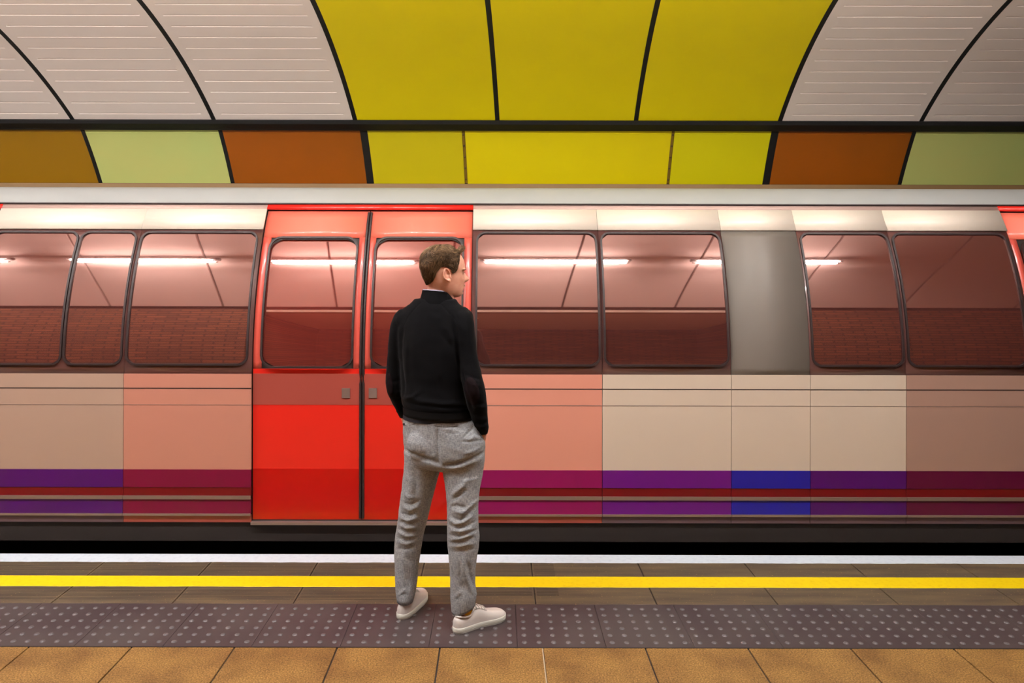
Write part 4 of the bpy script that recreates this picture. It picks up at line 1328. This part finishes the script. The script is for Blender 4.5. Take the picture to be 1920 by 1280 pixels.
# ---------- shoes
M_leather = mat('pale_grey_leather', (234, 227, 222), .45, bump=(60, .15, .001))
M_sole = mat('white_rubber_sole', (232, 231, 220), .5)
M_lace = mat('white_lace', (216, 210, 202), .7)
M_sock = mat('yellow_sock', (244, 176, 30), .85, bump=(300, .4, .001))
def make_shoe(heel, ang, side):
    """heel = floor point under the back of the shoe; side +1 = right foot (curves left)"""
    L = .287
    ux = Vector((math.cos(ang), math.sin(ang), 0)); uy = Vector((-math.sin(ang), math.cos(ang), 0))
    def S(t, w, z): return heel + ux*(t*L) + uy*(w) + Vector((0, 0, z))
    half = [(0, .0), (.01, .014), (.03, .023), (.08, .031), (.18, .0355), (.32, .036), (.48, .0385), (.62, .0445), (.74, .0475), (.84, .045), (.92, .037), (.97, .025), (.99, .014), (1.0, .0)]
    def hw(t):
        for (a, wa), (b2, wb) in zip(half[:-1], half[1:]):
            if t <= b2: return wa + (wb-wa)*(t-a)/(b2-a)
        return 0
    def bend(t): return side*.016*math.sin(math.pi*min(1, max(0, t)))**1.5 * (1 if t < .7 else 1) * .6
    N = 44
    def outline(grow=0.0, scale=1.0):
        pts = []
        ts = [(1 - math.cos(math.pi*i/(N//2)))/2 for i in range(N//2 + 1)]
        for t in ts: pts.append((t, hw(t)*scale + grow*(1 if 0 < t < 1 else 0)))
        for t in ts[::-1][1:-1]: pts.append((t, -(hw(t)*scale + grow)))
        return pts
    # sole
    rings = []
    for (z, g) in ((0.0, -.002), (.002, .0012), (.012, .0025), (.0125, .001), (.0145, .001), (.015, .0025), (.026, .0022), (.028, 0.0), (.028, -.006)):
        up = [(t, w_) for t, w_ in outline(g)]
        rings.append([S(t + (g*1.2 if t < .02 else g*1.2*0) * -3 + (g*3 if t > .98 else 0), w_ + bend(t), z + .010*max(0, t-.8)**1.5*3) for t, w_ in up])
    sole_mb = MB().loft(rings)
    # upper: height over the sole along the shoe
    def topz(t):
        tab = [(0, .044), (.012, .060), (.03, .069), (.06, .073), (.12, .071), (.2, .066), (.28, .067), (.36, .086), (.42, .094), (.5, .086), (.6, .070), (.7, .060), (.8, .054), (.9, .049), (.96, .042), (1.0, .030)]
        for (a, wa), (b2, wb) in zip(tab[:-1], tab[1:]):
            if t <= b2: return wa + (wb-wa)*(t-a)/(b2-a)
        return .03
    rows = []
    ts = [.002 + .994*(1 - math.cos(math.pi*i/30))/2 for i in range(31)]
    for t in ts:
        w_ = max(hw(t), .004); tz = topz(t); row = []
        op = .09 < t < .40                           # foot opening
        for k in range(19):
            a = math.pi*k/18
            c, s = math.cos(a), math.sin(a)
            narrow = 1 - (.34 if t < .55 else .24) * s**2 * (1 if t > .08 else .6)
            p_ = .62
            x = w_*math.copysign(abs(c)**p_, c) * (1 - .18*s)
            z = .026 + (tz - .026)*abs(s)**(.55 if t < .5 else .72)
            row.append(S(t, x + bend(t), z))
        rows.append(row)
    up_mb = MB()
    n = 19; N0 = 0
    up_mb.grid(rows)
    up_mb.f.append(tuple(range(19))); up_mb.f.append(tuple(range(30*19, 31*19))[::-1])
    sh_ = up_mb.build('shoe', M_leather, man, smooth=True, loc=TM)
    m = sh_.modifiers.new('sub', 'SUBSURF'); m.levels = 1; m.render_levels = 1
    sh_['label'] = 'pale grey leather sneaker with a white sole'
    sole_mb.build('sole', M_sole, sh_, smooth=True, loc=TM).modifiers.new('es', 'EDGE_SPLIT').split_angle = math.radians(50)
    # padded collar rim
    rim = []
    for k in range(28):
        a = 2*math.pi*k/28
        t = .225 + .175*math.cos(a); w_ = .029*math.sin(a)
        rim.append(S(t, w_ + bend(t), topz(t) + .001 + (.002 if t > .3 else .003)))
    MB().tube(rim + rim[:1], .0045, 8, cap=False).build('shoe_collar', M_leather, sh_, smooth=True, loc=TM)
    # tongue and laces
    tg = [[S(t, w_ + bend(t), topz(t) + .006 - abs(w_)*.25) for w_ in (-.021, -.012, 0, .012, .021)] for t in (.34, .40, .46, .54, .62)]
    tg[0] = [p + Vector((0, 0, .012)) - ux*.004 for p in tg[0]]
    MB().slab(tg, lambda p: p - Vector((0, 0, .004))).build('tongue', M_leather, sh_, smooth=True, loc=TM)
    for i, t in enumerate((.42, .475, .53, .585)):
        z = topz(t) + .0085
        MB().tube([S(t - .01, -.024 + bend(t), z - .010), S(t, -.012 + bend(t), z - .001), S(t + .004, 0 + bend(t), z), S(t, .012 + bend(t), z - .001), S(t - .01, .024 + bend(t), z - .010)], .0024, 6).build('lace', M_lace, sh_, smooth=True, loc=TM)
    # seams
    for s in (-1, 1):
        pts = []
        for k in range(9):
            t = .44 + .28*k/8; f = k/8
            zz = .030 + (topz(t) - .034) * (1 - f)**1.0 * .9 + .010*f
            pts.append(S(t, s*(hw(t)*.90 + .003 - (1-f)*.008) + bend(t), zz))
    return sh_
ang_r = math.atan2(.155, .235); heel_r = Vector(((851 - VX)*3.52/F + .004, 3.505, 0))
ang_l = math.atan2(.26, .072); heel_l = Vector(((752.5 - VX)*3.63/F, 3.632, 0))
make_shoe(heel_r, ang_r, 1)
make_shoe(heel_l, ang_l, -1)
MB().tube([WP(872, 1120, 3.565), WP(873, 1136, 3.57), WP(875, 1148, 3.58), WP(877, 1160, 3.59)], [.036, .040, .0395, .034], 20).build('sock', M_sock, man, smooth=True, loc=TM)['label'] = 'yellow sock showing above the right shoe'
MB().tube([WP(762, 1112, 3.695), WP(762, 1126, 3.70), WP(763, 1136, 3.71), WP(764, 1144, 3.715)], [.032, .033, .036, .036], 20).build('sock', M_sock, man, smooth=True, loc=TM)
